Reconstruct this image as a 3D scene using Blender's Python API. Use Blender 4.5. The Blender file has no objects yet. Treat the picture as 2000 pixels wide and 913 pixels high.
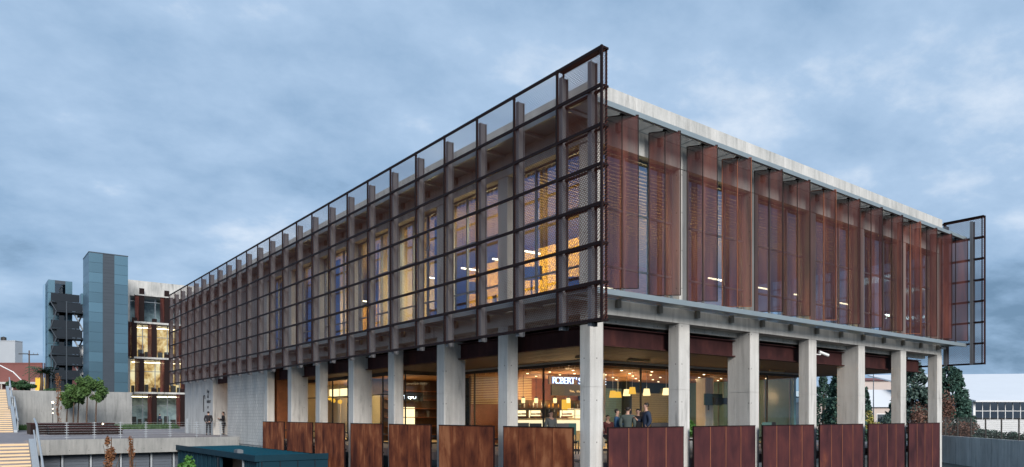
import bpy, bmesh, math, random
from mathutils import Vector, Matrix
R = math.radians
random.seed(7)
sc = bpy.context.scene
col = sc.collection

# ------------------------------------------------------------------ camera, sky, sun, exposure
cam_d = bpy.data.cameras.new("camera"); cam = bpy.data.objects.new("camera", cam_d); col.objects.link(cam)
cam.location = (-14.676, -15.197, 1.42)
cam.rotation_euler = (R(90), 0, -math.atan2(0.61193, 0.79091))
cam_d.lens = 36*1392/2000; cam_d.sensor_width = 36; cam_d.shift_y = 0.1778
cam_d.clip_start = 0.1; cam_d.clip_end = 6000
sc.camera = cam

SUN_EL, SUN_DIR = R(24), Vector((-0.30, -0.954, 0))       # soft light from the street side, behind the camera's right
sun_d = bpy.data.lights.new("sun", 'SUN'); sun_d.energy = 3.6; sun_d.angle = R(25); sun_d.color = (1.0, 0.94, 0.88)
sun = bpy.data.objects.new("sun", sun_d); col.objects.link(sun)
sd = Vector((SUN_DIR.x*math.cos(SUN_EL), SUN_DIR.y*math.cos(SUN_EL), math.sin(SUN_EL)))
sun.rotation_euler = sd.to_track_quat('Z', 'Y').to_euler()

world = bpy.data.worlds.new("World"); sc.world = world; world.use_nodes = True
nt = world.node_tree; N = nt.nodes; L = nt.links; N.clear()
def wn(t, **k):
    n = N.new(t)
    for a, b in k.items(): setattr(n, a, b)
    return n
out = wn('ShaderNodeOutputWorld')
sky = wn('ShaderNodeTexSky', sky_type='NISHITA', sun_disc=False, sun_elevation=SUN_EL,
         sun_rotation=math.atan2(SUN_DIR.x, SUN_DIR.y), air_density=1.2, dust_density=1.5, ozone_density=4.0)
bg1 = wn('ShaderNodeBackground'); bg1.inputs[1].default_value = 0.06
L.new(sky.outputs[0], bg1.inputs[0])
tc = wn('ShaderNodeTexCoord'); sep = wn('ShaderNodeSeparateXYZ'); L.new(tc.outputs['Generated'], sep.inputs[0])
def wmath(op, a, b=None, c=None):
    n = wn('ShaderNodeMath', operation=op)
    for i, v in enumerate((a, b, c)):
        if v is None: continue
        if isinstance(v, (int, float)): n.inputs[i].default_value = v
        else: L.new(v, n.inputs[i])
    return n.outputs[0]
zc = wmath('MAXIMUM', sep.outputs[2], 0.0)
den = wmath('ADD', zc, 0.30)
comb = wn('ShaderNodeCombineXYZ')
L.new(wmath('DIVIDE', sep.outputs[0], den), comb.inputs[0]); L.new(wmath('DIVIDE', sep.outputs[1], den), comb.inputs[1])
def cloud(scale, det, rough, off, dist=0.0):
    mp = wn('ShaderNodeMapping'); mp.inputs['Location'].default_value = off; mp.inputs['Rotation'].default_value = (0, 0, 0.5)
    mp.inputs['Scale'].default_value = (scale, scale*1.15, scale); L.new(comb.outputs[0], mp.inputs[0])
    n = wn('ShaderNodeTexNoise'); n.inputs['Scale'].default_value = 1.0; n.inputs['Detail'].default_value = det
    n.inputs['Roughness'].default_value = rough; n.inputs['Distortion'].default_value = dist
    L.new(mp.outputs[0], n.inputs['Vector']); return n.outputs[0]
big = cloud(0.42, 3, 0.5, (3.1, 1.7, 0)); fine = cloud(3.1, 8, 0.58, (2.4, 5.2, 0), 0.0)
mixn = wmath('ADD', wmath('MULTIPLY', big, 0.60), wmath('MULTIPLY', fine, 0.40))
# brighter low down, as the overcast thins towards the horizon on the left of the building
ramp = wn('ShaderNodeValToRGB'); cr = ramp.color_ramp
L.new(mixn, ramp.inputs[0])
cr.elements[0].position = 0.38; cr.elements[0].color = (0.160, 0.270, 0.415, 1)
cr.elements[1].position = 0.61; cr.elements[1].color = (0.700, 0.800, 0.930, 1)
e = cr.elements.new(0.45); e.color = (0.290, 0.440, 0.640, 1)
e = cr.elements.new(0.54); e.color = (0.420, 0.575, 0.780, 1)
bg2 = wn('ShaderNodeBackground'); bg2.inputs[1].default_value = 1.0
L.new(ramp.outputs[0], bg2.inputs[0])
ms = wn('ShaderNodeMixShader'); ms.inputs[0].default_value = 0.90
L.new(bg1.outputs[0], ms.inputs[1]); L.new(bg2.outputs[0], ms.inputs[2]); L.new(ms.outputs[0], out.inputs[0])

sc.view_settings.view_transform = 'Standard'; sc.view_settings.look = 'None'
sc.view_settings.exposure = 0.15; sc.view_settings.gamma = 1.0
sc.cycles.max_bounces = 7; sc.cycles.diffuse_bounces = 3; sc.cycles.glossy_bounces = 3; sc.cycles.transmission_bounces = 4
sc.cycles.transparent_max_bounces = 32; sc.cycles.caustics_reflective = False; sc.cycles.caustics_refractive = False
sc.cycles.sample_clamp_indirect = 6; sc.cycles.use_denoising = True

# ------------------------------------------------------------------ materials
def rgb(c): return (c[0], c[1], c[2], 1)
class MT:
    def __init__(s, name):
        s.m = bpy.data.materials.new(name); s.m.use_nodes = True; s.t = s.m.node_tree; s.t.nodes.clear()
        s.out = s.n('ShaderNodeOutputMaterial')
    def n(s, t, **k):
        n = s.t.nodes.new(t)
        for a, b in k.items(): setattr(n, a, b)
        return n
    def l(s, a, b): s.t.links.new(a, b)
    def math(s, op, a, b=None, clamp=False):
        n = s.n('ShaderNodeMath', operation=op, use_clamp=clamp)
        for i, v in enumerate((a, b)):
            if v is None: continue
            if isinstance(v, (int, float)): n.inputs[i].default_value = v
            else: s.l(v, n.inputs[i])
        return n.outputs[0]
    def pos(s, scale=(1, 1, 1)):
        g = s.n('ShaderNodeNewGeometry'); mp = s.n('ShaderNodeMapping'); mp.inputs['Scale'].default_value = scale
        s.l(g.outputs['Position'], mp.inputs[0]); return mp.outputs[0]
    def noise(s, scale=(1, 1, 1), det=4, rough=0.55, dist=0.0):
        n = s.n('ShaderNodeTexNoise'); n.inputs['Scale'].default_value = 1; n.inputs['Detail'].default_value = det
        n.inputs['Roughness'].default_value = rough; n.inputs['Distortion'].default_value = dist
        s.l(s.pos(scale), n.inputs['Vector']); return n.outputs[0]
    def ramp(s, v, stops):
        r = s.n('ShaderNodeValToRGB'); e = r.color_ramp.elements
        e[0].position, e[0].color = stops[0][0], rgb(stops[0][1]); e[1].position, e[1].color = stops[-1][0], rgb(stops[-1][1])
        for p, c in stops[1:-1]:
            x = e.new(p); x.color = rgb(c)
        s.l(v, r.inputs[0]); return r.outputs[0]
    def mul(s, c, v):
        n = s.n('ShaderNodeVectorMath', operation='SCALE')
        if hasattr(c, 'is_linked') or hasattr(c, 'links'): s.l(c, n.inputs[0])
        else: n.inputs[0].default_value = c[:3]
        if isinstance(v, (int, float)): n.inputs['Scale'].default_value = v
        else: s.l(v, n.inputs['Scale'])
        return n.outputs[0]
    def bsdf(s, color, rough=0.7, metal=0.0, bump=None, bstr=0.2, spec=0.5, bdist=0.02):
        b = s.n('ShaderNodeBsdfPrincipled')
        if isinstance(color, tuple): b.inputs['Base Color'].default_value = rgb(color)
        else: s.l(color, b.inputs['Base Color'])
        if isinstance(rough, (int, float)): b.inputs['Roughness'].default_value = rough
        else: s.l(rough, b.inputs['Roughness'])
        b.inputs['Metallic'].default_value = metal; b.inputs['Specular IOR Level'].default_value = spec
        if bump is not None:
            bn = s.n('ShaderNodeBump'); bn.inputs['Strength'].default_value = bstr; bn.inputs['Distance'].default_value = bdist
            s.l(bump, bn.inputs['Height']); s.l(bn.outputs[0], b.inputs['Normal'])
        return b
    def fin(s, sh): s.l(sh.outputs[0] if hasattr(sh, 'outputs') else sh, s.out.inputs[0]); return s.m

def concrete(name, c0, c1, board=0.12, bd=0.06, stain=0.5):
    t = MT(name)
    g = t.n('ShaderNodeNewGeometry'); sp = t.n('ShaderNodeSeparateXYZ'); t.l(g.outputs['Position'], sp.inputs[0])
    h = t.math('ADD', sp.outputs[0], sp.outputs[1])
    idn = t.math('FLOOR', t.math('DIVIDE', h, board))
    wnz = t.n('ShaderNodeTexWhiteNoise', noise_dimensions='1D'); t.l(idn, wnz.inputs['W'])
    big = t.noise((0.7, 0.7, 0.5), 5, 0.6); streak = t.noise((5, 5, 0.5), 5, 0.6); fine = t.noise((22, 22, 22), 4, 0.6)
    f = t.math('ADD', t.math('MULTIPLY', big, 0.45), t.math('MULTIPLY', streak, 0.4)); f = t.math('ADD', f, t.math('MULTIPLY', fine, 0.15))
    c = t.ramp(f, [(0.35, c0), (0.5, tuple((a+b)/2 for a, b in zip(c0, c1))), (0.66, c1)])
    c = t.mul(c, t.math('ADD', 1-bd, t.math('MULTIPLY', wnz.outputs[0], 2*bd)))
    # dark runs of dirt
    st = t.noise((3.0, 3.0, 0.35), 6, 0.65, 0.4)
    sm = t.ramp(st, [(0.56, (1, 1, 1)), (0.74, (1-stain,)*3)])
    mx = t.n('ShaderNodeMix', data_type='RGBA', blend_type='MULTIPLY'); mx.inputs[0].default_value = 1
    t.l(c, mx.inputs[6]); t.l(sm, mx.inputs[7])
    # tie holes of the formwork
    hx = t.math('SUBTRACT', t.math('FRACT', t.math('DIVIDE', h, 0.98)), 0.27); hz = t.math('MULTIPLY', t.math('SUBTRACT', t.math('FRACT', t.math('DIVIDE', sp.outputs[2], 1.25)), 0.5), 1.27)
    dd = t.math('SQRT', t.math('ADD', t.math('MULTIPLY', hx, hx), t.math('MULTIPLY', hz, hz)))
    hole = t.math('SUBTRACT', 1.0, t.math('MULTIPLY', t.math('LESS_THAN', dd, 0.024), 0.6))
    # board edges as fine relief
    fr = t.math('FRACT', t.math('DIVIDE', h, board)); ed = t.math('GREATER_THAN', fr, 0.93)
    hb = t.math('SUBTRACT', fine, t.math('MULTIPLY', ed, 0.5))
    return t.fin(t.bsdf(t.mul(mx.outputs[2], hole), 0.85, 0, hb, 0.35, 0.3, 0.01))
M = {}
M['conc'] = concrete('board_concrete', (0.42, 0.41, 0.385), (0.63, 0.62, 0.59))
M['conc_roof'] = concrete('parapet_concrete', (0.30, 0.31, 0.30), (0.62, 0.61, 0.58), 1.2, 0.03, 0.5)
M['conc_grey'] = concrete('grey_concrete', (0.22, 0.225, 0.22), (0.38, 0.38, 0.365), 0.6, 0.06, 0.35)
M['conc_dark'] = concrete('retaining_concrete', (0.40, 0.41, 0.40), (0.62, 0.62, 0.60), 0.45, 0.10, 0.5)
M['block'] = concrete('block_concrete', (0.42, 0.41, 0.39), (0.60, 0.585, 0.55), 0.4, 0.07, 0.25)

def corten(name, stops, rough=0.75):
    t = MT(name); oi = t.n('ShaderNodeObjectInfo')
    def ns(scale, det, rough, dist):
        v = t.n('ShaderNodeVectorMath', operation='ADD'); t.l(t.pos(scale), v.inputs[0])
        cb = t.n('ShaderNodeCombineXYZ'); t.l(t.math('MULTIPLY', oi.outputs['Random'], 37.0), cb.inputs[0]); t.l(t.math('MULTIPLY', oi.outputs['Random'], 91.0), cb.inputs[2]); t.l(cb.outputs[0], v.inputs[1])
        n = t.n('ShaderNodeTexNoise'); n.inputs['Scale'].default_value = 1; n.inputs['Detail'].default_value = det; n.inputs['Roughness'].default_value = rough; n.inputs['Distortion'].default_value = dist
        t.l(v.outputs[0], n.inputs['Vector']); return n.outputs[0]
    a = ns((1.5, 1.5, 0.85), 4, 0.55, 0.3); b = ns((5, 5, 0.5), 4, 0.55, 0.1); f = t.noise((40, 40, 40), 3, 0.6)
    tone = t.math('MULTIPLY', t.math('SUBTRACT', oi.outputs['Random'], 0.5), 0.05)
    v = t.math('ADD', t.math('MULTIPLY', a, 0.68), t.math('MULTIPLY', b, 0.24)); v = t.math('ADD', t.math('ADD', v, t.math('MULTIPLY', f, 0.08)), tone)
    return t.fin(t.bsdf(t.ramp(v, stops), rough, 0.0, f, 0.15, 0.15, 0.004))
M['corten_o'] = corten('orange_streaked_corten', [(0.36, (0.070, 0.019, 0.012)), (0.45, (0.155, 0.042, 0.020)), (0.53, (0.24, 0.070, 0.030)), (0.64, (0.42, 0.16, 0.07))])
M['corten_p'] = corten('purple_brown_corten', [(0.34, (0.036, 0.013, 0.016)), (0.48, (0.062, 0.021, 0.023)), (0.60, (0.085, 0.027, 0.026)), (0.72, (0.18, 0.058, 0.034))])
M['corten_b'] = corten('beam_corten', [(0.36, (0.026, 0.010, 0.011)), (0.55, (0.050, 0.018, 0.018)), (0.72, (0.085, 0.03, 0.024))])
M['seam'] = corten('seam_corten', [(0.36, (0.16, 0.06, 0.035)), (0.55, (0.26, 0.10, 0.055)), (0.72, (0.40, 0.17, 0.09))])

def plain(name, c, rough=0.6, metal=0.0, var=0.12, sc_=3.0, spec=0.5, bs=0.1):
    t = MT(name); n = t.noise((sc_, sc_, sc_), 4, 0.6)
    cc = t.mul(c, t.math('ADD', 1-var, t.math('MULTIPLY', n, 2*var)))
    return t.fin(t.bsdf(cc, rough, metal, n, bs, spec, 0.005))
M['rail'] = plain('dark_rust_rail', (0.013, 0.0055, 0.0055), 0.6, 0.0, 0.3, 5, 0.15)
M['mesh'] = plain('expanded_metal', (0.17, 0.056, 0.038), 0.6, 0.0, 0.2, 1, 0.15)
M['post'] = plain('dull_galvanised_post', (0.16, 0.165, 0.18), 0.55, 0.2, 0.15, 4, 0.3)
M['galv'] = plain('galvanised_steel', (0.40, 0.44, 0.47), 0.45, 0.35, 0.12, 6)
M['bracket'] = plain('bracket_steel', (0.20, 0.19, 0.17), 0.6, 0.2, 0.15, 4)
M['grating'] = plain('shelf_steel', (0.26, 0.31, 0.33), 0.5, 0.4, 0.15, 2)
M['frame'] = plain('aluminium_frame', (0.20, 0.225, 0.25), 0.45, 0.5, 0.08, 3)
M['darkframe'] = plain('dark_frame', (0.035, 0.032, 0.030), 0.5, 0.2, 0.1, 3)
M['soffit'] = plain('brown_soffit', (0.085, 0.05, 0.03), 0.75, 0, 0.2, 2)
M['black'] = plain('black_metal', (0.02, 0.02, 0.022), 0.5, 0, 0.1, 3)
M['white'] = plain('white_paint', (0.75, 0.76, 0.76), 0.55, 0, 0.06, 1)
M['cream'] = plain('cream_plaster', (0.62, 0.52, 0.36), 0.7, 0, 0.08, 1)
M['curtain'] = plain('grey_curtain', (0.24, 0.24, 0.20), 0.8, 0, 0.15, 3)
M['teal_tile'] = plain('teal_tile', (0.14, 0.25, 0.27), 0.25, 0, 0.15, 5)
M['cream_tile'] = plain('cream_tile', (0.52, 0.47, 0.30), 0.3, 0, 0.15, 5)
M['grout'] = plain('dark_grout', (0.08, 0.09, 0.09), 0.9, 0, 0.1, 5)
M['copper'] = plain('copper_back_panel', (0.21, 0.070, 0.026), 0.45, 0.1, 0.5, 3)
M['darkwood'] = plain('dark_wood', (0.075, 0.04, 0.022), 0.5, 0, 0.4, 5)
M['yellow_shade'] = plain('yellow_lampshade', (0.75, 0.42, 0.05), 0.6, 0, 0.05, 3)
M['seat_green'] = plain('green_seat', (0.03, 0.09, 0.08), 0.6, 0, 0.1, 3)
M['teal'] = plain('teal_painted_steel', (0.004, 0.032, 0.052), 0.65, 0, 0.25, 1.2, 0.2)
M['teal_roof'] = plain('teal_roof_sheet', (0.003, 0.062, 0.100), 0.7, 0, 0.3, 0.9, 0.15)
M['screen'] = plain('panelled_screen', (0.10, 0.12, 0.15), 0.6, 0.2, 0.15, 2)
M['bark'] = plain('bark', (0.10, 0.065, 0.045), 0.9, 0, 0.3, 12)
M['leaf_pine'] = plain('pine_needles', (0.065, 0.13, 0.032), 0.7, 0, 0.6, 1.7)
M['leaf_con'] = plain('conifer_needles', (0.035, 0.085, 0.062), 0.75, 0, 0.6, 1.0)
M['leaf_con2'] = plain('pale_conifer_needles', (0.07, 0.115, 0.095), 0.75, 0, 0.5, 1.0)
M['leaf_brown'] = plain('brown_leaves', (0.20, 0.085, 0.035), 0.75, 0, 0.5, 3)
M['leaf_red'] = plain('reddish_leaves', (0.17, 0.085, 0.06), 0.75, 0, 0.5, 2)
M['leaf_yel'] = plain('yellow_leaves', (0.30, 0.26, 0.05), 0.7, 0, 0.5, 2)
M['leaf_grn'] = plain('bright_green_leaves', (0.07, 0.19, 0.035), 0.6, 0, 0.5, 4)
M['leaf_palm'] = plain('palm_leaves', (0.03, 0.08, 0.03), 0.6, 0, 0.4, 2)
M['palegrey'] = plain('pale_grey_render', (0.40, 0.43, 0.46), 0.8, 0, 0.08, 0.3)
M['roofwhite'] = plain('white_sheet_roof', (0.66, 0.68, 0.70), 0.6, 0, 0.05, 0.6)
M['pinkwall'] = plain('pale_pink_render', (0.55, 0.47, 0.43), 0.8, 0, 0.08, 0.8)
M['redbrown'] = plain('red_brown_wall', (0.20, 0.075, 0.065), 0.8, 0, 0.3, 0.5)
M['blue_panel'] = None
M['skin'] = plain('skin', (0.50, 0.30, 0.22), 0.6, 0, 0.05, 8)
M['hair'] = plain('dark_hair', (0.015, 0.012, 0.010), 0.6, 0, 0.2, 20)
for k, c in dict(navy=(0.018, 0.032, 0.065), blue=(0.03, 0.085, 0.17), green=(0.06, 0.078, 0.072), blackc=(0.012, 0.012, 0.016), jeans=(0.02, 0.035, 0.07), grey=(0.12, 0.13, 0.13), maroon=(0.09, 0.02, 0.02), shirt=(0.5, 0.52, 0.55)).items():
    M[k] = plain('cloth_'+k, c, 0.85, 0, 0.15, 9)

t = MT('blue_grey_cladding'); oi = t.n('ShaderNodeObjectInfo')
n_ = t.noise((0.2, 0.2, 0.12), 3, 0.5)
M['blue_panel'] = t.fin(t.bsdf(t.mul((0.082, 0.165, 0.220), t.math('ADD', 0.72, t.math('ADD', t.math('MULTIPLY', oi.outputs['Random'], 0.30), t.math('MULTIPLY', n_, 0.25)))), 0.28, 0.45, None, spec=0.6))
M['dark_panel'] = plain('charcoal_louvre', (0.030, 0.045, 0.062), 0.5, 0.3, 0.15, 0.8)

t = MT('perforated_rust_sheet'); n_ = t.noise((2.5, 2.5, 0.25), 5, 0.6, 0.4); oi = t.n('ShaderNodeObjectInfo')
cc = t.ramp(n_, [(0.38, (0.036, 0.012, 0.013)), (0.5, (0.070, 0.022, 0.020)), (0.66, (0.135, 0.044, 0.032))])
b = t.bsdf(t.mul(cc, t.math('ADD', 0.8, t.math('MULTIPLY', oi.outputs['Random'], 0.4))), 0.7, 0.0, None, spec=0.1)
tr = t.n('ShaderNodeBsdfTransparent'); mx = t.n('ShaderNodeMixShader'); mx.inputs[0].default_value = 0.75
t.l(tr.outputs[0], mx.inputs[1]); t.l(b.outputs[0], mx.inputs[2]); M['perf'] = t.fin(mx)

t = MT('open_grating'); b = t.bsdf((0.24, 0.29, 0.31), 0.5, 0.4, None); tr = t.n('ShaderNodeBsdfTransparent'); mx = t.n('ShaderNodeMixShader'); mx.inputs[0].default_value = 0.6
t.l(tr.outputs[0], mx.inputs[1]); t.l(b.outputs[0], mx.inputs[2]); M['open_grating'] = t.fin(mx)
def glass(name, tint, refl, ior=1.5, gc=(0.9, 0.95, 1)):
    t = MT(name); fr = t.n('ShaderNodeFresnel'); fr.inputs[0].default_value = ior
    gl = t.n('ShaderNodeBsdfGlossy'); gl.inputs['Roughness'].default_value = 0.01; gl.inputs['Color'].default_value = rgb(gc)
    tr = t.n('ShaderNodeBsdfTransparent'); tr.inputs['Color'].default_value = rgb(tint)
    mx = t.n('ShaderNodeMixShader'); gg = t.n('ShaderNodeNewGeometry')
    t.l(t.math('MULTIPLY', t.math('ADD', fr.outputs[0], refl, True), t.math('SUBTRACT', 1.0, gg.outputs['Backfacing'])), mx.inputs[0])
    t.l(tr.outputs[0], mx.inputs[1]); t.l(gl.outputs[0], mx.inputs[2]); return t.fin(mx)
M['glass'] = glass('sky_blue_coated_glass', (0.88, 0.92, 0.95), 0.26, 1.6, (0.30, 0.52, 0.95))  # blue of the reflected sky put into the gloss tint
M['glass_mirror'] = glass('sky_blue_mirror_coated_glass', (0.86, 0.90, 0.93), 0.22, 1.6, (0.58, 0.75, 1.0))  # gloss tinted as well, to make the sky reflections bluer
M['glass_clear'] = glass('clear_window_glass', (0.92, 0.95, 0.95), 0.0, 1.4)
M['glass_dark'] = glass('dark_window_glass', (0.25, 0.32, 0.36), 0.10, 1.5)

def emit(name, c, s):
    t = MT(name); e = t.n('ShaderNodeEmission'); e.inputs[0].default_value = rgb(c); e.inputs[1].default_value = s; return t.fin(e)
M['lamp'] = emit('lit_lamp', (1.0, 0.80, 0.50), 9)
M['shade_lit'] = emit('lit_lampshade', (1.0, 0.74, 0.34), 1.7)
M['shade_y'] = emit('lit_yellow_lampshade', (1.0, 0.52, 0.06), 1.0)
M['led'] = emit('led_step_light', (1.0, 0.74, 0.46), 0.95)
M['sign_w'] = emit('lit_sign_letter', (0.80, 0.90, 1.0), 2.2)
M['sign_b'] = emit('sign_letter_glow', (0.05, 0.16, 0.65), 0.9)
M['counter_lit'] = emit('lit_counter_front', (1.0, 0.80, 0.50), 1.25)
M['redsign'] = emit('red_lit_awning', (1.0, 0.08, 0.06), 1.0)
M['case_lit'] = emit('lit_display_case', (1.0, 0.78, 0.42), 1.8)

t = MT('wood_slat'); n_ = t.noise((2, 14, 14), 4, 0.6)
M['wood'] = t.fin(t.bsdf(t.ramp(n_, [(0.35, (0.30, 0.15, 0.065)), (0.65, (0.56, 0.31, 0.14))]), 0.6, 0, n_, 0.2))
M['wood_pale'] = plain('pale_wood', (0.52, 0.40, 0.22), 0.6, 0, 0.15, 4)
t = MT('yellow_patterned_wall'); vo = t.n('ShaderNodeTexVoronoi', feature='DISTANCE_TO_EDGE'); vo.inputs['Scale'].default_value = 7.5
t.l(t.pos((1, 1, 1)), vo.inputs['Vector'])
M['yellow_wall'] = t.fin(t.bsdf(t.ramp(vo.outputs['Distance'], [(0.05, (0.90, 0.50, 0.015)), (0.16, (0.30, 0.16, 0.015))]), 0.5))
t = MT('glowing_room_back'); n_ = t.noise((0.9, 0.9, 0.7), 4, 0.65); b2 = t.n('ShaderNodeTexBrick'); b2.inputs['Scale'].default_value = 0.8  # room light painted into the back wall as a mottled emission
em = t.n('ShaderNodeEmission'); t.l(t.ramp(n_, [(0.36, (0.20, 0.09, 0.03)), (0.5, (0.75, 0.50, 0.20)), (0.62, (1.0, 0.85, 0.52))]), em.inputs[0]); em.inputs[1].default_value = 0.95
M['room_glow'] = t.fin(em)
t = MT('dim_room_back'); n_ = t.noise((0.6, 0.6, 0.8), 4, 0.65)
M['room_dim'] = t.fin(t.bsdf(t.ramp(n_, [(0.4, (0.10, 0.16, 0.20)), (0.6, (0.35, 0.45, 0.5))]), 0.6))
t = MT('deck'); n_ = t.noise((1.2, 6, 1), 4, 0.6)
M['stairdark'] = plain('charcoal_stair_steel', (0.010, 0.017, 0.026), 0.6, 0, 0.2, 2, 0.2)
M['deck'] = t.fin(t.bsdf(t.ramp(n_, [(0.35, (0.17, 0.155, 0.16)), (0.65, (0.30, 0.27, 0.275))]), 0.7, 0, n_, 0.2))
t = MT('earth'); n_ = t.noise((0.05, 0.05, 0.05), 6, 0.6)
M['ground'] = t.fin(t.bsdf(t.ramp(n_, [(0.4, (0.05, 0.055, 0.045)), (0.6, (0.09, 0.09, 0.08))]), 0.9, 0, n_, 0.3))
M['grass'] = plain('grass_blades', (0.045, 0.10, 0.025), 0.8, 0, 0.5, 1.5)

# ------------------------------------------------------------------ helpers
class MB:
    def __init__(s): s.v = []; s.f = []; s.mi = []; s.mat = 0
    def add(s, vs, fs):
        o = len(s.v); s.v += [tuple(p) for p in vs]; s.f += [tuple(i+o for i in f) for f in fs]; s.mi += [s.mat]*len(fs); return s
    def box(s, x0, x1, y0, y1, z0, z1):
        return s.add([(x0,y0,z0),(x1,y0,z0),(x1,y1,z0),(x0,y1,z0),(x0,y0,z1),(x1,y0,z1),(x1,y1,z1),(x0,y1,z1)],
                     [(0,3,2,1),(4,5,6,7),(0,1,5,4),(1,2,6,5),(2,3,7,6),(3,0,4,7)])
    def cbox(s, x0, x1, y0, y1, z0, z1, b=0.02):
        # upright box with chamfered vertical edges
        p = [(x0+b,y0),(x1-b,y0),(x1,y0+b),(x1,y1-b),(x1-b,y1),(x0+b,y1),(x0,y1-b),(x0,y0+b)]
        vs = [(a,c,z0) for a,c in p]+[(a,c,z1) for a,c in p]
        return s.add(vs, [tuple(range(7,-1,-1)), tuple(range(8,16))]+[(i,(i+1)%8,8+(i+1)%8,8+i) for i in range(8)])
    def beam(s, a, b, w, h=None, up=(0,0,1)):
        a, b = Vector(a), Vector(b); h = h or w; d = (b-a).normalized(); u = Vector(up)
        if abs(d.dot(u)) > 0.98: u = Vector((0, 1, 0))
        r = d.cross(u).normalized()*w/2; u = r.cross(d).normalized()*h/2
        vs = [a-r-u, a+r-u, a+r+u, a-r+u, b-r-u, b+r-u, b+r+u, b-r+u]
        return s.add(vs, [(0,1,2,3),(7,6,5,4),(0,4,5,1),(1,5,6,2),(2,6,7,3),(3,7,4,0)])
    def tube(s, pts, rad, n=8):
        pts = [Vector(p) for p in pts]; rad = rad if isinstance(rad, (list, tuple)) else [rad]*len(pts); vs = []; fs = []
        for i, p in enumerate(pts):
            d = (pts[min(i+1, len(pts)-1)]-pts[max(i-1, 0)]).normalized()
            u = Vector((0,0,1)) if abs(d.z) < 0.9 else Vector((1,0,0))
            a = d.cross(u).normalized(); b = d.cross(a).normalized()
            for k in range(n):
                t = 2*math.pi*k/n; vs.append(p+(a*math.cos(t)+b*math.sin(t))*rad[i])
        for i in range(len(pts)-1):
            for k in range(n):
                fs.append((i*n+k, i*n+(k+1)%n, (i+1)*n+(k+1)%n, (i+1)*n+k))
        fs.append(tuple(range(n-1,-1,-1))); fs.append(tuple(range((len(pts)-1)*n, len(pts)*n)))
        return s.add(vs, fs)
    def lathe(s, c, prof, n=16):
        c = Vector(c); vs = [c+Vector((r*math.cos(2*math.pi*k/n), r*math.sin(2*math.pi*k/n), z)) for r, z in prof for k in range(n)]
        fs = [(i*n+k, i*n+(k+1)%n, (i+1)*n+(k+1)%n, (i+1)*n+k) for i in range(len(prof)-1) for k in range(n)]
        return s.add(vs, fs)
    def mesh(s, name, *mats):
        me = bpy.data.meshes.new(name); me.from_pydata(s.v, [], s.f)
        for m in mats: me.materials.append(m)
        if len(mats) > 1: me.polygons.foreach_set('material_index', s.mi)
        me.update(); return me
    def build(s, name, mat, parent=None, **k):
        mats = mat if isinstance(mat, (list, tuple)) else [mat]
        return link(name, s.mesh(name, *mats), parent, **k)
def link(name, data, parent=None, loc=None, rot=None, **k):
    o = bpy.data.objects.new(name, data); col.objects.link(o)
    if parent is not None: o.parent = parent
    if loc is not None: o.location = loc
    if rot is not None: o.rotation_euler = rot
    for a, b in k.items(): o[a] = b
    return o
def thing(name, label, cat, loc=(0,0,0), rz=0, group=None):
    o = bpy.data.objects.new(name, None); col.objects.link(o); o.location = loc; o.rotation_euler = (0,0,rz); o.empty_display_size = 0.2
    o['label'] = label; o['category'] = cat
    if group: o['group'] = group
    return o
def tag(o, label, cat, group=None):
    o['label'] = label; o['category'] = cat
    if group: o['group'] = group
    return o
def smooth(o):
    for p in o.data.polygons: p.use_smooth = True
    return o
def copy_tree(o, parent=None):
    c = o.copy(); col.objects.link(c); c.parent = parent
    for ch in list(o.children): copy_tree(ch, c)
    return c
FD = Vector((0.61193, 0.79091)); RD = Vector((0.79091, -0.61193))
CX_, CY_ = -14.676, -15.197
def view(x, D):
    """plan position of the point D metres ahead of the camera, at photograph column x (used only to survey positions)"""
    k = (x-1000)/1392*D; return (CX_+FD.x*D+RD.x*k, CY_+FD.y*D+RD.y*k)

# ================================================================== SETTING
MB().box(-1500, 1500, -1500, 2500, -3.6, -3.3).build('ground', M['ground'], kind='structure')
pl = MB(); pl.box(-11.9, -0.004, 33.6, 73.0, -0.8, 0.0); pl.box(-45, -11.9, 33.6, 73.0, -0.8, 0.0); pl.box(-0.004, 32, 48.3, 100, -0.8, 0.0)
pl.box(-45, -11.9, 30.0, 33.6, -0.8, 0.0)
pl.build('plaza', M['deck'], kind='structure')
MB().box(-120, 0.35, 73.3, 400, -3.0, 4.0).build('upper_terrace', M['ground'], kind='structure')
# low edge kerb of the plaza and the concrete face below
kb = MB(); kb.box(-11.6, -0.01, 33.44, 33.598, -0.86, 0.03)
kb.build('plaza_edge', M['conc_grey'], kind='structure')

# garage front under the plaza: set-back shutters and posts
gf = thing('garage_front', 'grey ribbed shutters between slim posts under the plaza edge', 'shutters', (-8, 34.2, -3.3))
def loc_(o, root): o.location = o.location - root.location; return o
for i, v in enumerate([-11.4, -9.95, -8.5, -6.9, -5.2, -3.9]):
    b = MB(); x1 = [-9.98, -8.53, -6.93, -5.23, -3.93, -0.1][i]
    for k in range(14): b.box(v+0.06, x1-0.06, 34.2+0.02*(k % 2), 34.3, -3.3+0.18*k, -3.3+0.18*k+0.17)
    loc_(b.build('shutter', M['screen'], gf), gf)
    loc_(MB().box(v-0.05, v+0.05, 34.05, 34.17, -3.3, -0.87).build('post', M['galv'], gf), gf)

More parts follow.
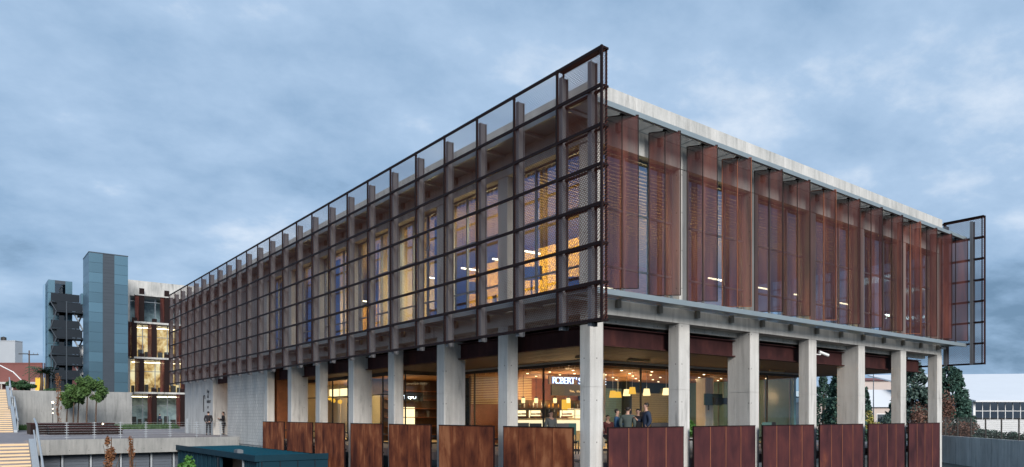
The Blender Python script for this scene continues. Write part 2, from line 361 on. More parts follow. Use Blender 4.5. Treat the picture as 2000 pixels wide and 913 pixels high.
# retaining wall at the back of the plaza
rw = thing('retaining_wall', 'long smooth pale concrete retaining wall behind the plaza trees', 'wall', (-5, 73, 0))
xs = [-18, -15.4, -12.8, -10.2, -7.6, -5.0, -2.4, 0.35]
for i in range(7):
    for j, (z0, z1) in enumerate(((0, 2.0), (2.0, 4.0))):
        loc_(MB().box(xs[i]+0.008, xs[i+1]-0.008, 73.0, 73.3, z0+0.006, z1-0.006).build('concrete_panel', M['conc_grey'], rw), rw)
loc_(MB().box(-18, 0.34, 73.02, 73.29, 0.0, 3.99).build('core', M['conc_grey'], rw), rw)
loc_(MB().box(0.02, 0.35, 73.31, 81.3, 0.0, 3.99).build('return_wall', M['conc_grey'], rw), rw)

# ================================================================== MAIN BUILDING
bd = thing('office_building', 'large concrete and rust-screened two-storey office block with a cafe under it', 'building')
P = lambda b, n, m, par=bd, **k: b.build(n, m, par, **k)
# --- columns
def column(x0, x1, y0, y1, zt=4.46, zb=-3.3):
    b = MB(); j1, j2 = -0.28, 2.28
    b.cbox(x0, x1, y0, y1, zb, j1-0.012); b.cbox(x0, x1, y0, y1, j1, j2-0.012); b.cbox(x0, x1, y0, y1, j2, zt-0.012)
    b.box(x0+0.015, x1-0.015, y0+0.015, y1-0.015, zb+0.05, zt)
    return P(b, 'column', M['conc'])
column(0, 0.55, 0, 0.46)
for i in range(1, 7):
    w = 0.98 if i % 2 == 0 and i < 6 else 0.46
    column(4*i+0.04, 4*i+0.58 if i > 4 else 4*i+0.6, 0, w)
for i in range(1, 8):
    w = 0.98 if i % 2 == 0 else 0.46
    if i == 7: column(0, 0.46, 28.0, 28.5)
    else: column(0, w, 4*i+0.02, 4*i+0.57)
for i in range(1, 12):
    column(24.02, 24.48, 4*i+0.02, 4*i+0.5) if i not in (1, 2, 3) else None
for x, y in ((8, 8), (16, 8), (8, 16), (16, 16), (8, 24), (16, 24)):
    P(MB().cbox(x, x+0.7, y, y+0.6, 0, 4.6), 'inner_column', M['conc'])
# --- slabs and beams
P(MB().box(0.02, 24.46, 0.02, 48.0, -0.32, -0.004), 'ground_floor_slab', M['deck'])
P(MB().box(0.5, 24.0, 0.5, 47.9, 4.62, 4.90), 'first_floor_slab', M['conc'])
e = MB()
e.box(0, 24.5, 0, 0.56, 4.464, 4.93); P(e, 'edge_beam', M['conc'])
P(MB().box(0, 0.56, 0.563, 48.0, 4.464, 4.93), 'edge_beam', M['conc'])
P(MB().box(23.95, 24.5, 0.563, 48.0, 4.464, 4.93), 'edge_beam', M['conc'])
# transverse soffit beams between columns and the set-back steel beam
for i in range(1, 6):
    P(MB().box(4*i+0.06, 4*i+0.56, 0.99, 5.2, 4.2, 4.6), 'soffit_beam', M['conc'])
# rust steel beams behind the columns, one per bay
for x0, x1 in ((0.93, 8.035), (8.605, 16.035), (16.605, 23.69)):
    b = MB(); b.box(x0, x1, 0.75, 0.79, 3.64, 4.17); b.box(x0, x1, 0.62, 0.92, 3.60, 3.638); b.box(x0, x1, 0.62, 0.92, 4.172, 4.20)
    P(b, 'steel_beam', M['corten_b'])
for x0, x1 in ((0.62, 8.015), (8.575, 16.015), (16.575, 24.015), (24.575, 28.4)):
    b = MB(); b.box(0.75, 0.79, x0, x1, 3.64, 4.17); b.box(0.62, 0.92, x0, x1, 3.60, 3.638); b.box(0.62, 0.92, x0, x1, 4.172, 4.20)
    P(b, 'steel_beam', M['corten_b'])
P(MB().box(0.47, 24.0, 0.565, 0.74, 4.30, 4.46), 'soffit_strip', M['conc'])
P(MB().box(0.565, 0.74, 0.75, 28.4, 4.30, 4.46), 'soffit_strip', M['conc'])
for i in range(2, 12):
    P(MB().box(23.70, 23.74, 4*i+0.5, 4*i+4.0, 3.62, 4.17), 'steel_beam', M['corten_b'])
# terrace ceiling (brown boards)
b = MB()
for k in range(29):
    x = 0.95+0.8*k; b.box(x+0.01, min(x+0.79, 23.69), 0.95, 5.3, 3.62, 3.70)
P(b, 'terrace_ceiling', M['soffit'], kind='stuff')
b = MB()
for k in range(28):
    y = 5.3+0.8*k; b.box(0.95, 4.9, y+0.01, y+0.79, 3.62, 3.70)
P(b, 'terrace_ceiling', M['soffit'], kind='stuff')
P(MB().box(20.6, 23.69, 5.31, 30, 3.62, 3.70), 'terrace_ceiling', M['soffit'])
# --- roof, top beam and parapet
P(MB().box(-0.03, 24.53, -0.03, 0.28, 9.55, 11.30), 'parapet', M['conc_roof'])
P(MB().box(-0.03, 0.28, 0.283, 48.0, 9.55, 11.30), 'parapet', M['conc_roof'])
P(MB().box(24.22, 24.53, 0.283, 48.0, 9.55, 11.30), 'parapet', M['conc_roof'])
P(MB().box(0.25, 24.25, 47.7, 48.0, 9.55, 11.30), 'parapet', M['conc_roof'])
P(MB().box(0.285, 24.215, 0.285, 47.69, 9.75, 10.2), 'roof_slab', M['conc_roof'])
for i in range(1, 8):
    z = 4*(i-1)+0.3
# --- upper storey piers
for i in range(0, 7):
    P(MB().cbox(4*i+(0.0 if i == 0 else 0.06), 4*i+0.55 if i < 6 else 24.48, 0.0, 0.5, 4.932, 9.548), 'pier', M['conc'])
for i in range(1, 8):
    P(MB().cbox(0.0, 0.5, 4*i+0.03, 4*i+0.58, 4.932, 9.548), 'pier', M['conc'])
for i in range(1, 8):
    P(MB().cbox(24.0, 24.48, 4*i+0.03, 4*i+0.58, 4.932, 9.548), 'pier', M['conc'])
# blank concrete upper wall, panels proud of a core
for i, (a, c) in enumerate(((28.6, 32.3), (32.34, 36.0), (39.7, 43.7), (43.74, 47.98))):
    for z0, z1 in ((4.94, 7.2), (7.215, 9.54)):
        P(MB().box(0.0, 0.3, a, c, z0, z1), 'wall_panel', M['conc_grey'])
P(MB().box(0.28, 0.4, 28.6, 47.9, 4.94, 9.54), 'wall_core', M['conc_grey'])
P(MB().box(0.41, 24.2, 47.5, 47.9, 0.0, 9.54), 'end_wall', M['conc_grey'])
# --- windows: frame with its panes
def window(axis, a, c, ncol, z0=4.95, z1=9.54, d=0.26, rows=(6.0, 7.78), gm='glass', kind='window', fm='frame', par=None):
    fr = MB(); w = 0.06
    def bx(s, p0, p1, q0, q1, zz0, zz1):   # p along the facade, q in depth
        s.box(p0, p1, q0, q1, zz0, zz1) if axis == 'x' else s.box(q0, q1, p0, p1, zz0, zz1)
    xs_ = [a+(c-a)*k/ncol for k in range(ncol+1)]; zs = [z0]+list(rows)+[z1]
    for k, x in enumerate(xs_):
        x_ = min(max(x, a+w/2), c-w/2); bx(fr, x_-w/2, x_+w/2, d, d+0.10, z0, z1)
    for z in zs:
        z_ = min(max(z, z0+w/2), z1-w/2)
        for k in range(ncol): bx(fr, xs_[k]+w/2+0.001, xs_[k+1]-w/2-0.001, d+0.012, d+0.088, z_-w/2, z_+w/2)
    f = P(fr, kind, M[fm], par or bd)
    for k in range(ncol):
        for j in range(len(zs)-1):
            p = MB(); bx(p, xs_[k]+w/2, xs_[k+1]-w/2, d+0.04, d+0.052, zs[j]+w/2, zs[j+1]-w/2); P(p, 'pane', M[gm], f)
    return f
for i in range(6): window('x', 4*i+(0.555 if i else 0.556), 4*i+4.055, 3, gm='glass_mirror')
for i in range(7): window('y', 4*i+(0.585 if i else 0.505), 4*i+4.025, 3)
for i in range(7): window('y', 4*i+0.585, 4*i+4.025, 2, d=24.15)
window('y', 36.02, 39.68, 2)
# --- steel shelves (sun shades) with brackets
for z0, z1 in ((4.93, 5.02), (10.27, 10.35)):
    b = MB(); b.box(-0.84, 25.2, -0.90, -0.78, z0-0.07, z1); sh_ = P(b, 'steel_shelf', M['grating'])
    for k in range(27): P(MB().box(-0.84+0.965*k, -0.84+0.965*k+0.955, -0.775, -0.035, z0, z0+0.04), 'grating', M['open_grating'], sh_)
    b = MB(); b.box(-0.93, -0.845, -0.90, 48.2, z0-0.07, z1)
    for k in range(49): b.box(-0.84, -0.035, -0.03+0.98*k, -0.03+0.98*k+0.97, z0, z0+0.05)
    P(b, 'steel_shelf', M['grating'])
    br = MB().box(-0.08, 0.08, -0.13, -0.03, -0.24, -0.002)
    me = br.mesh('bracket', M['bracket'])
    for k in range(13): link('bracket', me, bd, (1.1+1.9*k, 0, z0))
    for k in range(24): link('bracket', me, bd, (0, 1.1+2.0*k, z0), (0, 0, -math.pi/2))

# --- left screen: expanded metal panels in a rust frame, posts behind
Z0, CELL, NR = 3.95, 1.0486, 7
def expanded(w, h, pitch=0.0525, half=0.055, depth=0.010):
    """expanded metal, drawn in local x (along) / z (up), y is the thickness"""
    b = MB(); n = max(2, int(round(w/half))); rows = int(round(h/pitch)); th = 0.006
    for r in range(rows):
        z = pitch*(r+0.5)
        top = []; 
        for k in range(n+1):
            zz = z+(0.42 if (k+r) % 2 else -0.42)*pitch*0.62
            top.append((w*k/n, zz))
        vs = []; fs = []
        for x, zz in top:
            vs += [(x, -depth/2, zz-0.0050), (x, depth/2, zz+0.0050)]
        for k in range(n): fs.append((2*k, 2*k+2, 2*k+3, 2*k+1))
        b.add(vs, fs)
    return b
mesh2 = expanded(1.95, CELL-0.05).mesh('mesh_panel', M['mesh'])
mesh18 = expanded(1.77, CELL-0.05).mesh('mesh_panel', M['mesh'])
meshend = expanded(0.20, CELL-0.05).mesh('mesh_panel', M['mesh'])
def screen(xo, xi, ys, yend, nframe):
    """xo outer plane, ys list of mullion positions along the facade"""
    s = 1 if xi > xo else -1
    fr = MB(); ztop = Z0+NR*CELL
    lo, hi = min(xo, xo+s*0.05), max(xo, xo+s*0.05)
    for k in range(NR+1):
        zz = Z0+k*CELL; zz = min(max(zz, Z0+0.043), ztop-0.043)
        fr.box(lo, hi, ys[0], ys[-1], zz-0.043, zz+0.043)
    for y in ys: 
        y_ = min(max(y, ys[0]+0.022), ys[-1]-0.022)
        fr.box(lo-0.004, hi+0.004, y_-0.031, y_+0.031, Z0-0.004, ztop+0.004)
    # end box: outer face, thin end and return bay
    ylast = ys[1]; xin = xi
    a, c = min(xo+s*0.051, xin), max(xo+s*0.051, xin)
    for k in range(NR+1):
        zz = Z0+k*CELL; zz = min(max(zz, Z0+0.03), ztop-0.03)
        fr.box(a, c, ys[0]+0.001, ys[0]+0.05, zz-0.028, zz+0.028)
        fr.box(min(xin, xin-s*0.05), max(xin, xin-s*0.05), ys[0]+0.051, ylast, zz-0.027, zz+0.027)
    for y in (ys[0]+0.052, ylast-0.04):
        fr.box(min(xin, xin-s*0.045), max(xin, xin-s*0.045), y, y+0.04, Z0, ztop)
    # cover plate along the top and bottom of the end box
    for zz in (Z0+0.03, ztop-0.035): fr.box(a, c, ys[0]+0.051, ylast, zz-0.012, zz+0.012)
    f = P(fr, 'mesh_screen', M['rail'])
    rot = (0, 0, math.pi/2)
    for i in range(len(ys)-1):
        w = ys[i+1]-ys[i]; me = mesh2 if abs(w-2) < 0.05 else mesh18
        for k in range(NR):
            link('mesh_panel', me, f, (xo+s*0.02, ys[i]+0.025, Z0+k*CELL+0.028), rot)
            if i == 0: link('mesh_panel', me, f, (xin-s*0.02, ys[i]+0.025, Z0+k*CELL+0.028), rot)
    for k in range(NR):
        link('mesh_panel', meshend, f, (min(xo+s*0.055, xin-0.05) if s > 0 else xin+0.03, ys[0]+0.02, Z0+k*CELL+0.028))
    po = MB(); pe = 0.10 if s > 0 else 0.0
    x0_, x1_ = min(xo+s*0.06, xo+s*0.29), max(xo+s*0.06, xo+s*0.29)
    po.box(x0_, x1_, -0.006, 0.006, Z0+0.002-pe, ztop-0.22)
    po.box(x0_, x0_+0.012, -0.075, 0.075, Z0+0.002-pe, ztop-0.22); po.box(x1_-0.012, x1_, -0.075, 0.075, Z0+0.002-pe, ztop-0.22)
    pm = po.mesh('post', M['post'])
    for i, y in enumerate(ys[1:]): link('post', pm, f, (0, y-0.11, 0))
    link('post', pm, f, (0, ys[0]+0.52, 0))
    # short arms tying the posts to the shelves
    am = MB().box(min(xo+s*0.3, xo+s*1.1), max(xo+s*0.3, xo+s*1.1), -0.14, -0.08, -0.05, 0.05).mesh('arm', M['galv'])
    for y in ys[1:]:
        for zz in (4.84, 10.2): link('arm', am, f, (0, y, zz))
    return f
screen(-1.2, -0.93, [-1.67, 0.14]+[2.14+2*k for k in range(24)], None, 0)
screen(25.36, 25.10, [-1.67, 0.14, 2.14, 4.14, 6.14, 8.14, 10.14], None, 0)
# --- fins
vf = [0.66, 2.57, 4.43, 6.31, 8.22, 10.07, 11.95, 13.87, 15.78, 17.68, 19.45, 21.2, 22.9, 24.5]
def fin_mesh(w):
    def edge_pt(t):   # left half folded slightly back
        return (-w*abs(t), 0.16*abs(t)*w*2) if t < 0 else (w*t, 0.0)
    b = MB(); 
    for t0, t1 in ((-1, 0), (0, 1)):
        a, c = edge_pt(t0), edge_pt(t1)
        b.beam((a[0], a[1], 0), (c[0], c[1], 0), 0.006, 0.006) if False else None
        b.add([(a[0], a[1], 0), (c[0], c[1], 0), (c[0], c[1], 5.08), (a[0], a[1], 5.08)], [(0, 1, 2, 3)])
    fr = MB()
    for t in (-1, 0, 1):
        a = edge_pt(t); fr.box(a[0]-0.012, a[0]+0.012, a[1]-0.016, a[1]+0.016, -0.006, 5.086)
    for t0, t1 in ((-1, 0), (0, 1)):
        a, c = edge_pt(t0), edge_pt(t1)
        for z in (0.0, 5.08): fr.beam((a[0], a[1], z), (c[0], c[1], z), 0.024, 0.024)
    return b, fr
b, fr = fin_mesh(0.475); fm1, fm2 = b.mesh('fin', M['perf']), fr.mesh('fin_frame', M['rail'])
fm2s = fr.mesh('fin_frame', M['seam']); b, fr = fin_mesh(0.62); fm1b, fm2b = b.mesh('fin', M['perf']), fr.mesh('fin_frame', M['rail'])
pv = MB()
pv.box(-0.03, 0.03, -0.03, 0.03, -0.09, -0.008); pv.box(-0.07, 0.07, -0.045, 0.045, -0.12, -0.089)
pvm = pv.mesh('pivot', M['black'])
for i, v in enumerate(vf):
    f = link('fin', fm1 if i < 13 else fm1b, bd, (v, -0.65, 5.145), (0, 0, -R(37.7)+R(random.uniform(-1.5, 1.5))))
    link('fin_frame', (fm2s if i in (3, 6, 10) else fm2) if i < 13 else fm2b, f); link('pivot', pvm, f); link('pivot', pvm, f, (0, 0, 5.21))
# --- guard panels hung outside the columns
L_ = [(0.42, 3.81), (4.39, 7.87), (8.5, 11.86), (12.50, 15.61), (16.33, 19.83), (20.2, 23.8), (24.28, 27.78)]
R_ = [(0.43, 3.85), (4.4, 7.84), (8.35, 11.81), (12.26, 15.74), (16.24, 19.63), (20.1, 23.46)]
def guard(axis, a, c, zb, mat):
    cap = MB(); cap.box(a-0.012, c+0.012, -0.34, -0.265, 1.045, 1.075) if axis == 'x' else cap.box(-0.34, -0.265, a-0.012, c+0.012, 1.045, 1.075)
    g = P(cap, 'guard_panel', M['rail']); n = 4
    for k in range(n):
        p, q = a+(c-a)*k/n+0.004, a+(c-a)*(k+1)/n-0.004; s = MB(); dd = random.uniform(0, 0.003)
        s.box(p, q, -0.33+dd, -0.275, zb, 1.043) if axis == 'x' else s.box(-0.33+dd, -0.275, p, q, zb, 1.043)
        P(s, 'sheet', M[mat], g)
        if k:
            s = MB(); p -= 0.022; q = p+0.032
            s.box(p, q, -0.336, -0.331, zb, 1.04) if axis == 'x' else s.box(-0.336, -0.331, p, q, zb, 1.04)
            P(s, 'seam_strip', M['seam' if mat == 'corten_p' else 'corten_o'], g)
    for p, q in ((a-0.014, a-0.001), (c+0.001, c+0.014)):
        s = MB(); s.box(p, q, -0.332, -0.27, zb, 1.044) if axis == 'x' else s.box(-0.332, -0.27, p, q, zb, 1.044)
        P(s, 'edge_strip', M['rail'], g)
    s = MB()
    for p in (a+0.5, c-0.5):
        for z in (-0.2, 0.6):
            s.box(p-0.03, p+0.03, -0.274, 0.3, z-0.03, z+0.03) if axis == 'x' else s.box(-0.274, 0.3, p-0.03, p+0.03, z-0.03, z+0.03)
    P(s, 'bracket', M['black'], g)
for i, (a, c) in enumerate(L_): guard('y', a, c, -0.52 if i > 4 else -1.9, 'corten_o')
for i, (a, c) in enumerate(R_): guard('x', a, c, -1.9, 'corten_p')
# guard on the far side of the open terrace
for i in range(2, 6):
    P(MB().box(24.62, 24.70, 4*i+0.4, 4*i+3.8, -0.5, 1.07), 'far_guard_panel', M['corten_b'])
# --- ground floor walls on the plaza side
b = MB(); rowh, bl = 0.2, 0.41
nrow = int((4.45+0.45)/rowh)
for r in range(nrow):
    off = (r % 2)*bl/2; k = 0; y = 28.52-off
    while y < 36.07:
        y0, y1 = max(y+0.006, 28.52), min(y+bl-0.006, 36.07); pr = random.uniform(0, 0.008)
        if y1-y0 > 0.03: b.box(-pr, 0.12, y0, y1, -0.44+r*rowh+0.006, -0.44+(r+1)*rowh-0.006)
        y += bl
P(b, 'block_wall', M['block'], kind='stuff')
P(MB().box(0.02, 0.3, 28.52, 36.06, -3.3, 4.46), 'block_wall_core', M['conc_grey'])
P(MB().box(0.301, 3.2, 35.8, 36.06, 0.0, 4.46), 'recess_side', M['block'])
P(MB().box(0.0, 3.2, 39.72, 40.0, 0.0, 4.46), 'recess_side', M['conc'])
P(MB().box(3.21, 3.3, 36.06, 39.72, 0.0, 4.46), 'recess_back', M['cream'])
P(MB().box(0.35, 0.40, 36.08, 39.70, 3.75, 4.46), 'recess_lintel', M['corten_b'])
for a, c in ((40.0, 42.5), (42.515, 45.1), (45.115, 47.99)):
    P(MB().box(0.0, 0.3, a+0.003, c, 0.0, 4.46), 'wall_panel', M['conc'])
dr = P(MB().box(3.12, 3.2, 37.0, 37.1, 0, 2.4).box(3.12, 3.2, 38.9, 39.0, 0, 2.4).box(3.12, 3.2, 37.1, 38.9, 2.3, 2.4), 'entrance_door', M['darkframe'])
P(MB().box(3.14, 3.16, 37.1, 38.9, 0.02, 2.3), 'pane', M['glass_dark'], dr)

# --- glazed cafe front: set back under the terrace
ZG = 3.60
def glazing(axis, a, c, q, ncol, rows, par=bd, fm='darkframe'):
    f = MB(); w = 0.05
    def bx(s, p0, p1, q0, q1, z0, z1):
        s.box(p0, p1, q0, q1, z0, z1) if axis == 'x' else s.box(q0, q1, p0, p1, z0, z1)
    bx(f, a, c, q-0.05, q+0.05, ZG-0.16, ZG+0.02); bx(f, a, c, q-0.04, q+0.04, 0.0, 0.08)
    for k in range(ncol+1):
        p = a+(c-a)*k/ncol; p = min(max(p, a+w/2), c-w/2); bx(f, p-w/2, p+w/2, q-0.035, q+0.035, 0.081, ZG-0.161)
    zs = [0.08]+list(rows)+[ZG-0.16]
    for z in rows: 
        for k in range(ncol): bx(f, a+(c-a)*k/ncol+w/2+0.001, a+(c-a)*(k+1)/ncol-w/2-0.001, q-0.03, q+0.03, z-0.03, z+0.03)
    g = P(f, 'glazed_front', M[fm], par)
    for k in range(ncol):
        for j in range(len(zs)-1):
            s = MB(); bx(s, a+(c-a)*k/ncol+w/2, a+(c-a)*(k+1)/ncol-w/2, q-0.006, q+0.006, zs[j]+0.03, zs[j+1]-0.03); P(s, 'pane', M['glass_clear'], g)
    return g
glazing('x', 4.95, 20.5, 5.3, 5, ())
glazing('y', 5.36, 15.6, 4.9, 4, ())
glazing('x', 2.55, 4.85, 15.65, 1, (2.4,))
glazing('y', 15.75, 28.3, 2.5, 6, (2.5,))
glazing('y', 5.36, 30.0, 20.55, 6, (2.4,))
# pale head channel over the glass
P(MB().box(4.6, 20.8, 5.05, 5.17, ZG-0.05, ZG+0.018).box(4.6, 4.72, 5.18, 15.6, ZG-0.05, ZG+0.018), 'head_channel', M['galv'])
# --- interior shell of the cafe
P(MB().box(4.96, 20.5, 5.36, 15.5, 3.45, 3.56), 'cafe_ceiling', M['wood'])
P(MB().box(2.56, 20.5, 15.72, 30, 3.45, 3.56), 'cafe_ceiling', M['wood'])
sl = MB()
for k in range(48): sl.box(4.97, 20.48, 5.5+0.2*k, 5.56+0.2*k, 3.37, 3.449)
P(sl, 'ceiling_slats', M['wood'], kind='stuff')
P(MB().box(2.6, 20.4, 29.6, 30.0, 0, 3.45), 'cafe_back_wall', M['cream'])
P(MB().box(2.6, 7.6, 20.6, 20.8, 0, 3.45), 'partition', M['darkwood'])
P(MB().box(2.7, 3.7, 20.5, 20.59, 0, 2.6), 'yellow_panel', M['cream_tile'])
P(MB().box(5.1, 5.9, 20.5, 20.59, 0.9, 1.9), 'light_box', M['case_lit'])
for k in range(6): P(MB().box(4.0, 7.4, 20.3, 20.59, 0.3+0.5*k, 0.34+0.5*k), 'shelf', M['copper'])
P(MB().box(0.6, 2.4, 28.0, 28.4, 0, 4.4), 'partition', M['copper'])
P(MB().box(20.2, 20.4, 5.5, 29.5, 0, 3.45), 'partition', M['teal_tile'])  # made-up teal wall, stands in for the teal reflections in the cafe glass
for k in range(5): P(MB().box(20.14, 20.19, 5.7+1.5*k, 5.76+1.5*k, 0, 3.44), 'reflected_mullion', M['frame'])  # pale mullions of that reflection, built as solid posts
P(MB().box(6.2, 6.4, 20.8, 29.5, 0, 3.45), 'partition', M['cream_tile'])

P(MB().box(4.96, 20.5, 5.36, 29.5, 0.002, 0.012), 'cafe_floor', M['wood_pale'])
P(MB().box(2.56, 4.95, 15.72, 29.5, 0.002, 0.012), 'cafe_floor', M['wood_pale'])
for k in range(5): P(MB().box(4.3, 4.4, 21.1+1.6*k, 22.4+1.6*k, 2.62, 3.12), 'light_box', M['case_lit'])
for k in range(8): P(MB().box(4.25+0.04*(k % 2), 4.35+0.04*(k % 2), 21.0+1.0*k, 21.93+1.0*k, 0.02, 2.5), 'curtain', M['cream'])
# service wall with horizontal wood slats, behind the counter
sw = MB()
for k in range(17): sw.box(5.1, 8.9, 13.6, 13.68, 2.0+0.085*k, 2.0+0.085*k+0.045)
P(sw, 'slatted_wall', M['wood_pale'], kind='stuff')
P(MB().box(5.1, 12.3, 13.69, 13.8, 0.0, 3.45), 'bar_back_wall', M['copper'])
# tiled walls to the right: rows of long tiles
def tiles(x0, x1, y, zt, mat, w, h):
    b = MB(); z = 0.0; r = 0
    while z < zt:
        x = x0-(r % 2)*w/2
        while x < x1:
            a, c = max(x+0.006, x0), min(x+w-0.006, x1)
            if c-a > 0.02: b.box(a, c, y-0.02-random.uniform(0, 0.004), y, z+0.005, min(z+h-0.005, zt))
            x += w
        z += h; r += 1
    P(b, 'tile_wall', M[mat], kind='stuff'); P(MB().box(x0, x1, y+0.001, y+0.15, 0, zt), 'tile_wall_core', M['grout'])
tiles(12.5, 15.2, 13.2, 2.95, 'teal_tile', 0.5, 0.13)
tiles(15.9, 20.2, 13.2, 2.75, 'cream_tile', 0.5, 0.13)
P(MB().box(12.31, 20.4, 13.36, 13.5, 0, 3.45), 'bar_back_wall', M['dark_panel'])
P(MB().box(15.25, 15.85, 13.0, 13.3, 0, 3.4), 'inner_pier', M['dark_panel'])
for k, x in enumerate((16.0, 17.0, 18.0, 19.0)):
    P(MB().box(x, x+0.9, 15.2, 15.25, 0, 3.3), 'blind', M['dark_panel'])

# --- upper rooms
P(MB().box(0.5, 23.9, 0.52, 28.5, 9.56, 9.74), 'upper_ceiling', M['wood_pale'])
b = MB()
for k in range(48): b.box(0.5, 23.9, 0.6+0.26*k, 0.6+0.26*k+0.11, 9.40, 9.555)
P(b, 'ceiling_slats', M['wood_pale'], kind='stuff')
P(MB().box(4.6, 4.75, 4.6, 13.2, 4.91, 8.45), 'yellow_partition', M['yellow_wall'])
P(MB().box(4.76, 23.9, 10.8, 11.0, 4.91, 9.39), 'room_partition', M['wood'])
P(MB().box(0.6, 3.6, 14.6, 14.75, 4.91, 9.39), 'room_partition', M['cream'])
P(MB().box(3.31, 3.45, 14.8, 28.3, 4.91, 7.6), 'yellow_partition', M['yellow_wall'])
P(MB().box(0.6, 3.6, 22.4, 22.55, 4.91, 9.39), 'room_partition', M['cream'])
P(MB().box(0.5, 24.0, 0.6, 28.5, 4.901, 4.925), 'upper_floor_finish', M['deck'])
for y0, y1 in ((14.9, 15.5), (18.8, 19.6), (26.8, 27.8), (8.8, 9.7)):
    b = MB(); n = 10
    for k in range(n):
        y = y0+(y1-y0)*k/n; b.box(0.56+0.03*(k % 2), 0.60+0.03*(k % 2), y, y+(y1-y0)/n-0.005, 5.0, 9.38)
    P(b, 'curtain', M['curtain'])

# ------------------------------------------------------------------ lamps inside
def area(name, loc, sx, sy, power, color=(1, 0.70, 0.38)):
    d = bpy.data.lights.new(name, 'AREA'); d.shape = 'RECTANGLE'; d.size = sx; d.size_y = sy; d.energy = power; d.color = color
    o = bpy.data.objects.new(name, d); col.objects.link(o); o.location = loc; return o
for x, y, p in ((7.5, 9, 90), (12, 9.5, 60), (17, 9.5, 30), (4.6, 18.5, 130), (4.4, 25, 170)): area('unseen_ceiling_light', (x, y, 3.34), 2.4, 2.4, p)  # unseen area lights without fixtures, lighting the cafe
for x, y, p in ((2.6, 5.5, 420), (2.4, 10.5, 260), (2.0, 18, 170), (2.0, 25.5, 150), (9.5, 4.5, 170), (15.5, 4.5, 120), (21, 4.5, 80)): area('unseen_ceiling_light', (x, y, 9.3), 2.0, 2.6, p, (1, 0.78, 0.42))  # upper rooms likewise, area lights with no fixture built
def point(name, loc, power, color=(1, 0.62, 0.30), rad=0.12):
    d = bpy.data.lights.new(name, 'POINT'); d.energy = power; d.color = color; d.shadow_soft_size = rad
    o = bpy.data.objects.new(name, d); col.objects.link(o); o.location = loc; return o
for x, y, p in ((7.0, 8.5, 130), (10.5, 8.0, 140), (8.5, 12.4, 150), (13.5, 10.5, 80), (17.5, 8.5, 40), (3.6, 18.2, 45), (3.4, 24, 35)): point('pendant_fill_light', (x, y, 2.55), p)  # near the pendants; the point by the bar back wall is added to brighten it
for x, y, p in ((2.6, 3.4, 150), (2.2, 8, 190), (2.2, 12.4, 150), (2.0, 16.6, 130), (2.0, 21, 110), (2.0, 26, 90), (9.7, 4.2, 170), (13.0, 4.2, 140), (16.5, 4.2, 110), (20.5, 4.2, 80), (6.5, 4.2, 120)): point('lamp_light', (x, y, 7.2), p, (1, 0.72, 0.32))
area('recess_light', (1.7, 38, 4.3), 0.5, 1.5, 14, (1, 0.6, 0.35))

def hanging_tube(x, y, z, ln, ang, label, grp):
    t = thing('linear_lamp', label, 'lamp', (x, y, z), ang, grp)
    MB().box(-ln/2, ln/2, -0.03, 0.03, 0, 0.05).build('diffuser', M['lamp'], t)
    MB().box(-ln/2, ln/2, -0.035, 0.035, 0.051, 0.08).box(-ln/2+0.05, -ln/2+0.06, -0.005, 0.005, 0.08, 9.38-z).box(ln/2-0.06, ln/2-0.05, -0.005, 0.005, 0.08, 9.38-z).build('housing', M['black'], t)
nth = ['nearest the corner', 'second from the corner', 'third from the corner', 'fourth from the corner', 'fifth from the corner', 'sixth from the corner', 'farthest from the corner']
for k, y in enumerate((5.6, 7.4, 9.6, 12.2, 16.6, 20.0, 25.0)):
    hanging_tube(2.3, y, 7.55, 0.9, 0, 'lit linear lamp hanging behind the mesh screen, '+nth[k], 'linear lamps upstairs behind the screen')
for k, x in enumerate((3.3, 9.7, 12.9, 16.0, 20.0)):
    hanging_tube(x, 2.7, 6.95 if k else 5.9, 1.0, 0, 'lit linear lamp upstairs behind the rust fins, '+nth[k], 'linear lamps upstairs behind the fins')

# cafe pendants
def pendant(x, y, z, r, h, lit, label, grp):
    t = thing('pendant_lamp', label, 'lamp', (x, y, z), 0, grp)
    smooth(MB().lathe((0, 0, 0), [(r, 0), (r*0.72, h), (r*0.70, h), (r*0.97, 0.01)], 20).build('lamp_shade', M[lit], t))
    MB().tube([(0, 0, h-0.02), (0, 0, 3.44-z)], 0.008, 6).build('cord', M['white'], t)
    smooth(MB().lathe((0, 0, h*0.35), [(0.001, 0), (0.05, 0.03), (0.05, 0.08), (0.001, 0.1)], 10).build('bulb', M['lamp'], t))
def on_ray(px, D): return view(px, D)
pg = 'pendant lamps over the cafe tables'
for px, D, yt, lit, lb in ((1197, 31, 777, 'shade_y', 'amber pendant lampshade just right of the corner column'),
                          (1207, 36, 777, 'shade_y', 'smaller amber lampshade half hidden behind the first one'),
                          (1224, 33, 773.5, 'shade_lit', 'cream lit pendant shade overlapping an amber one'),
                          (1235, 31, 770, 'shade_y', 'amber pendant shade above the green jacket'),
                          (1263, 31, 773, 'shade_lit', 'cream lit pendant shade above the tallest man'),
                          (1301, 31, 772, 'shade_lit', 'cream lit pendant shade beside the second column of the right front'),
                          (1394, 38, 789, 'shade_y', 'small amber lampshade beside the column with the screens'),
                          (1412, 38, 789, 'shade_y', 'small amber lampshade right of the column with the screens')):
    x, y = on_ray(px, D); zz = 1.42+(812-yt)*D/1392; pendant(x, y, zz, 0.165*D/31 if D < 37 else 0.14, 0.30 if D < 37 else 0.2, lit, lb, pg)
lg = 'small lanterns over the counter'
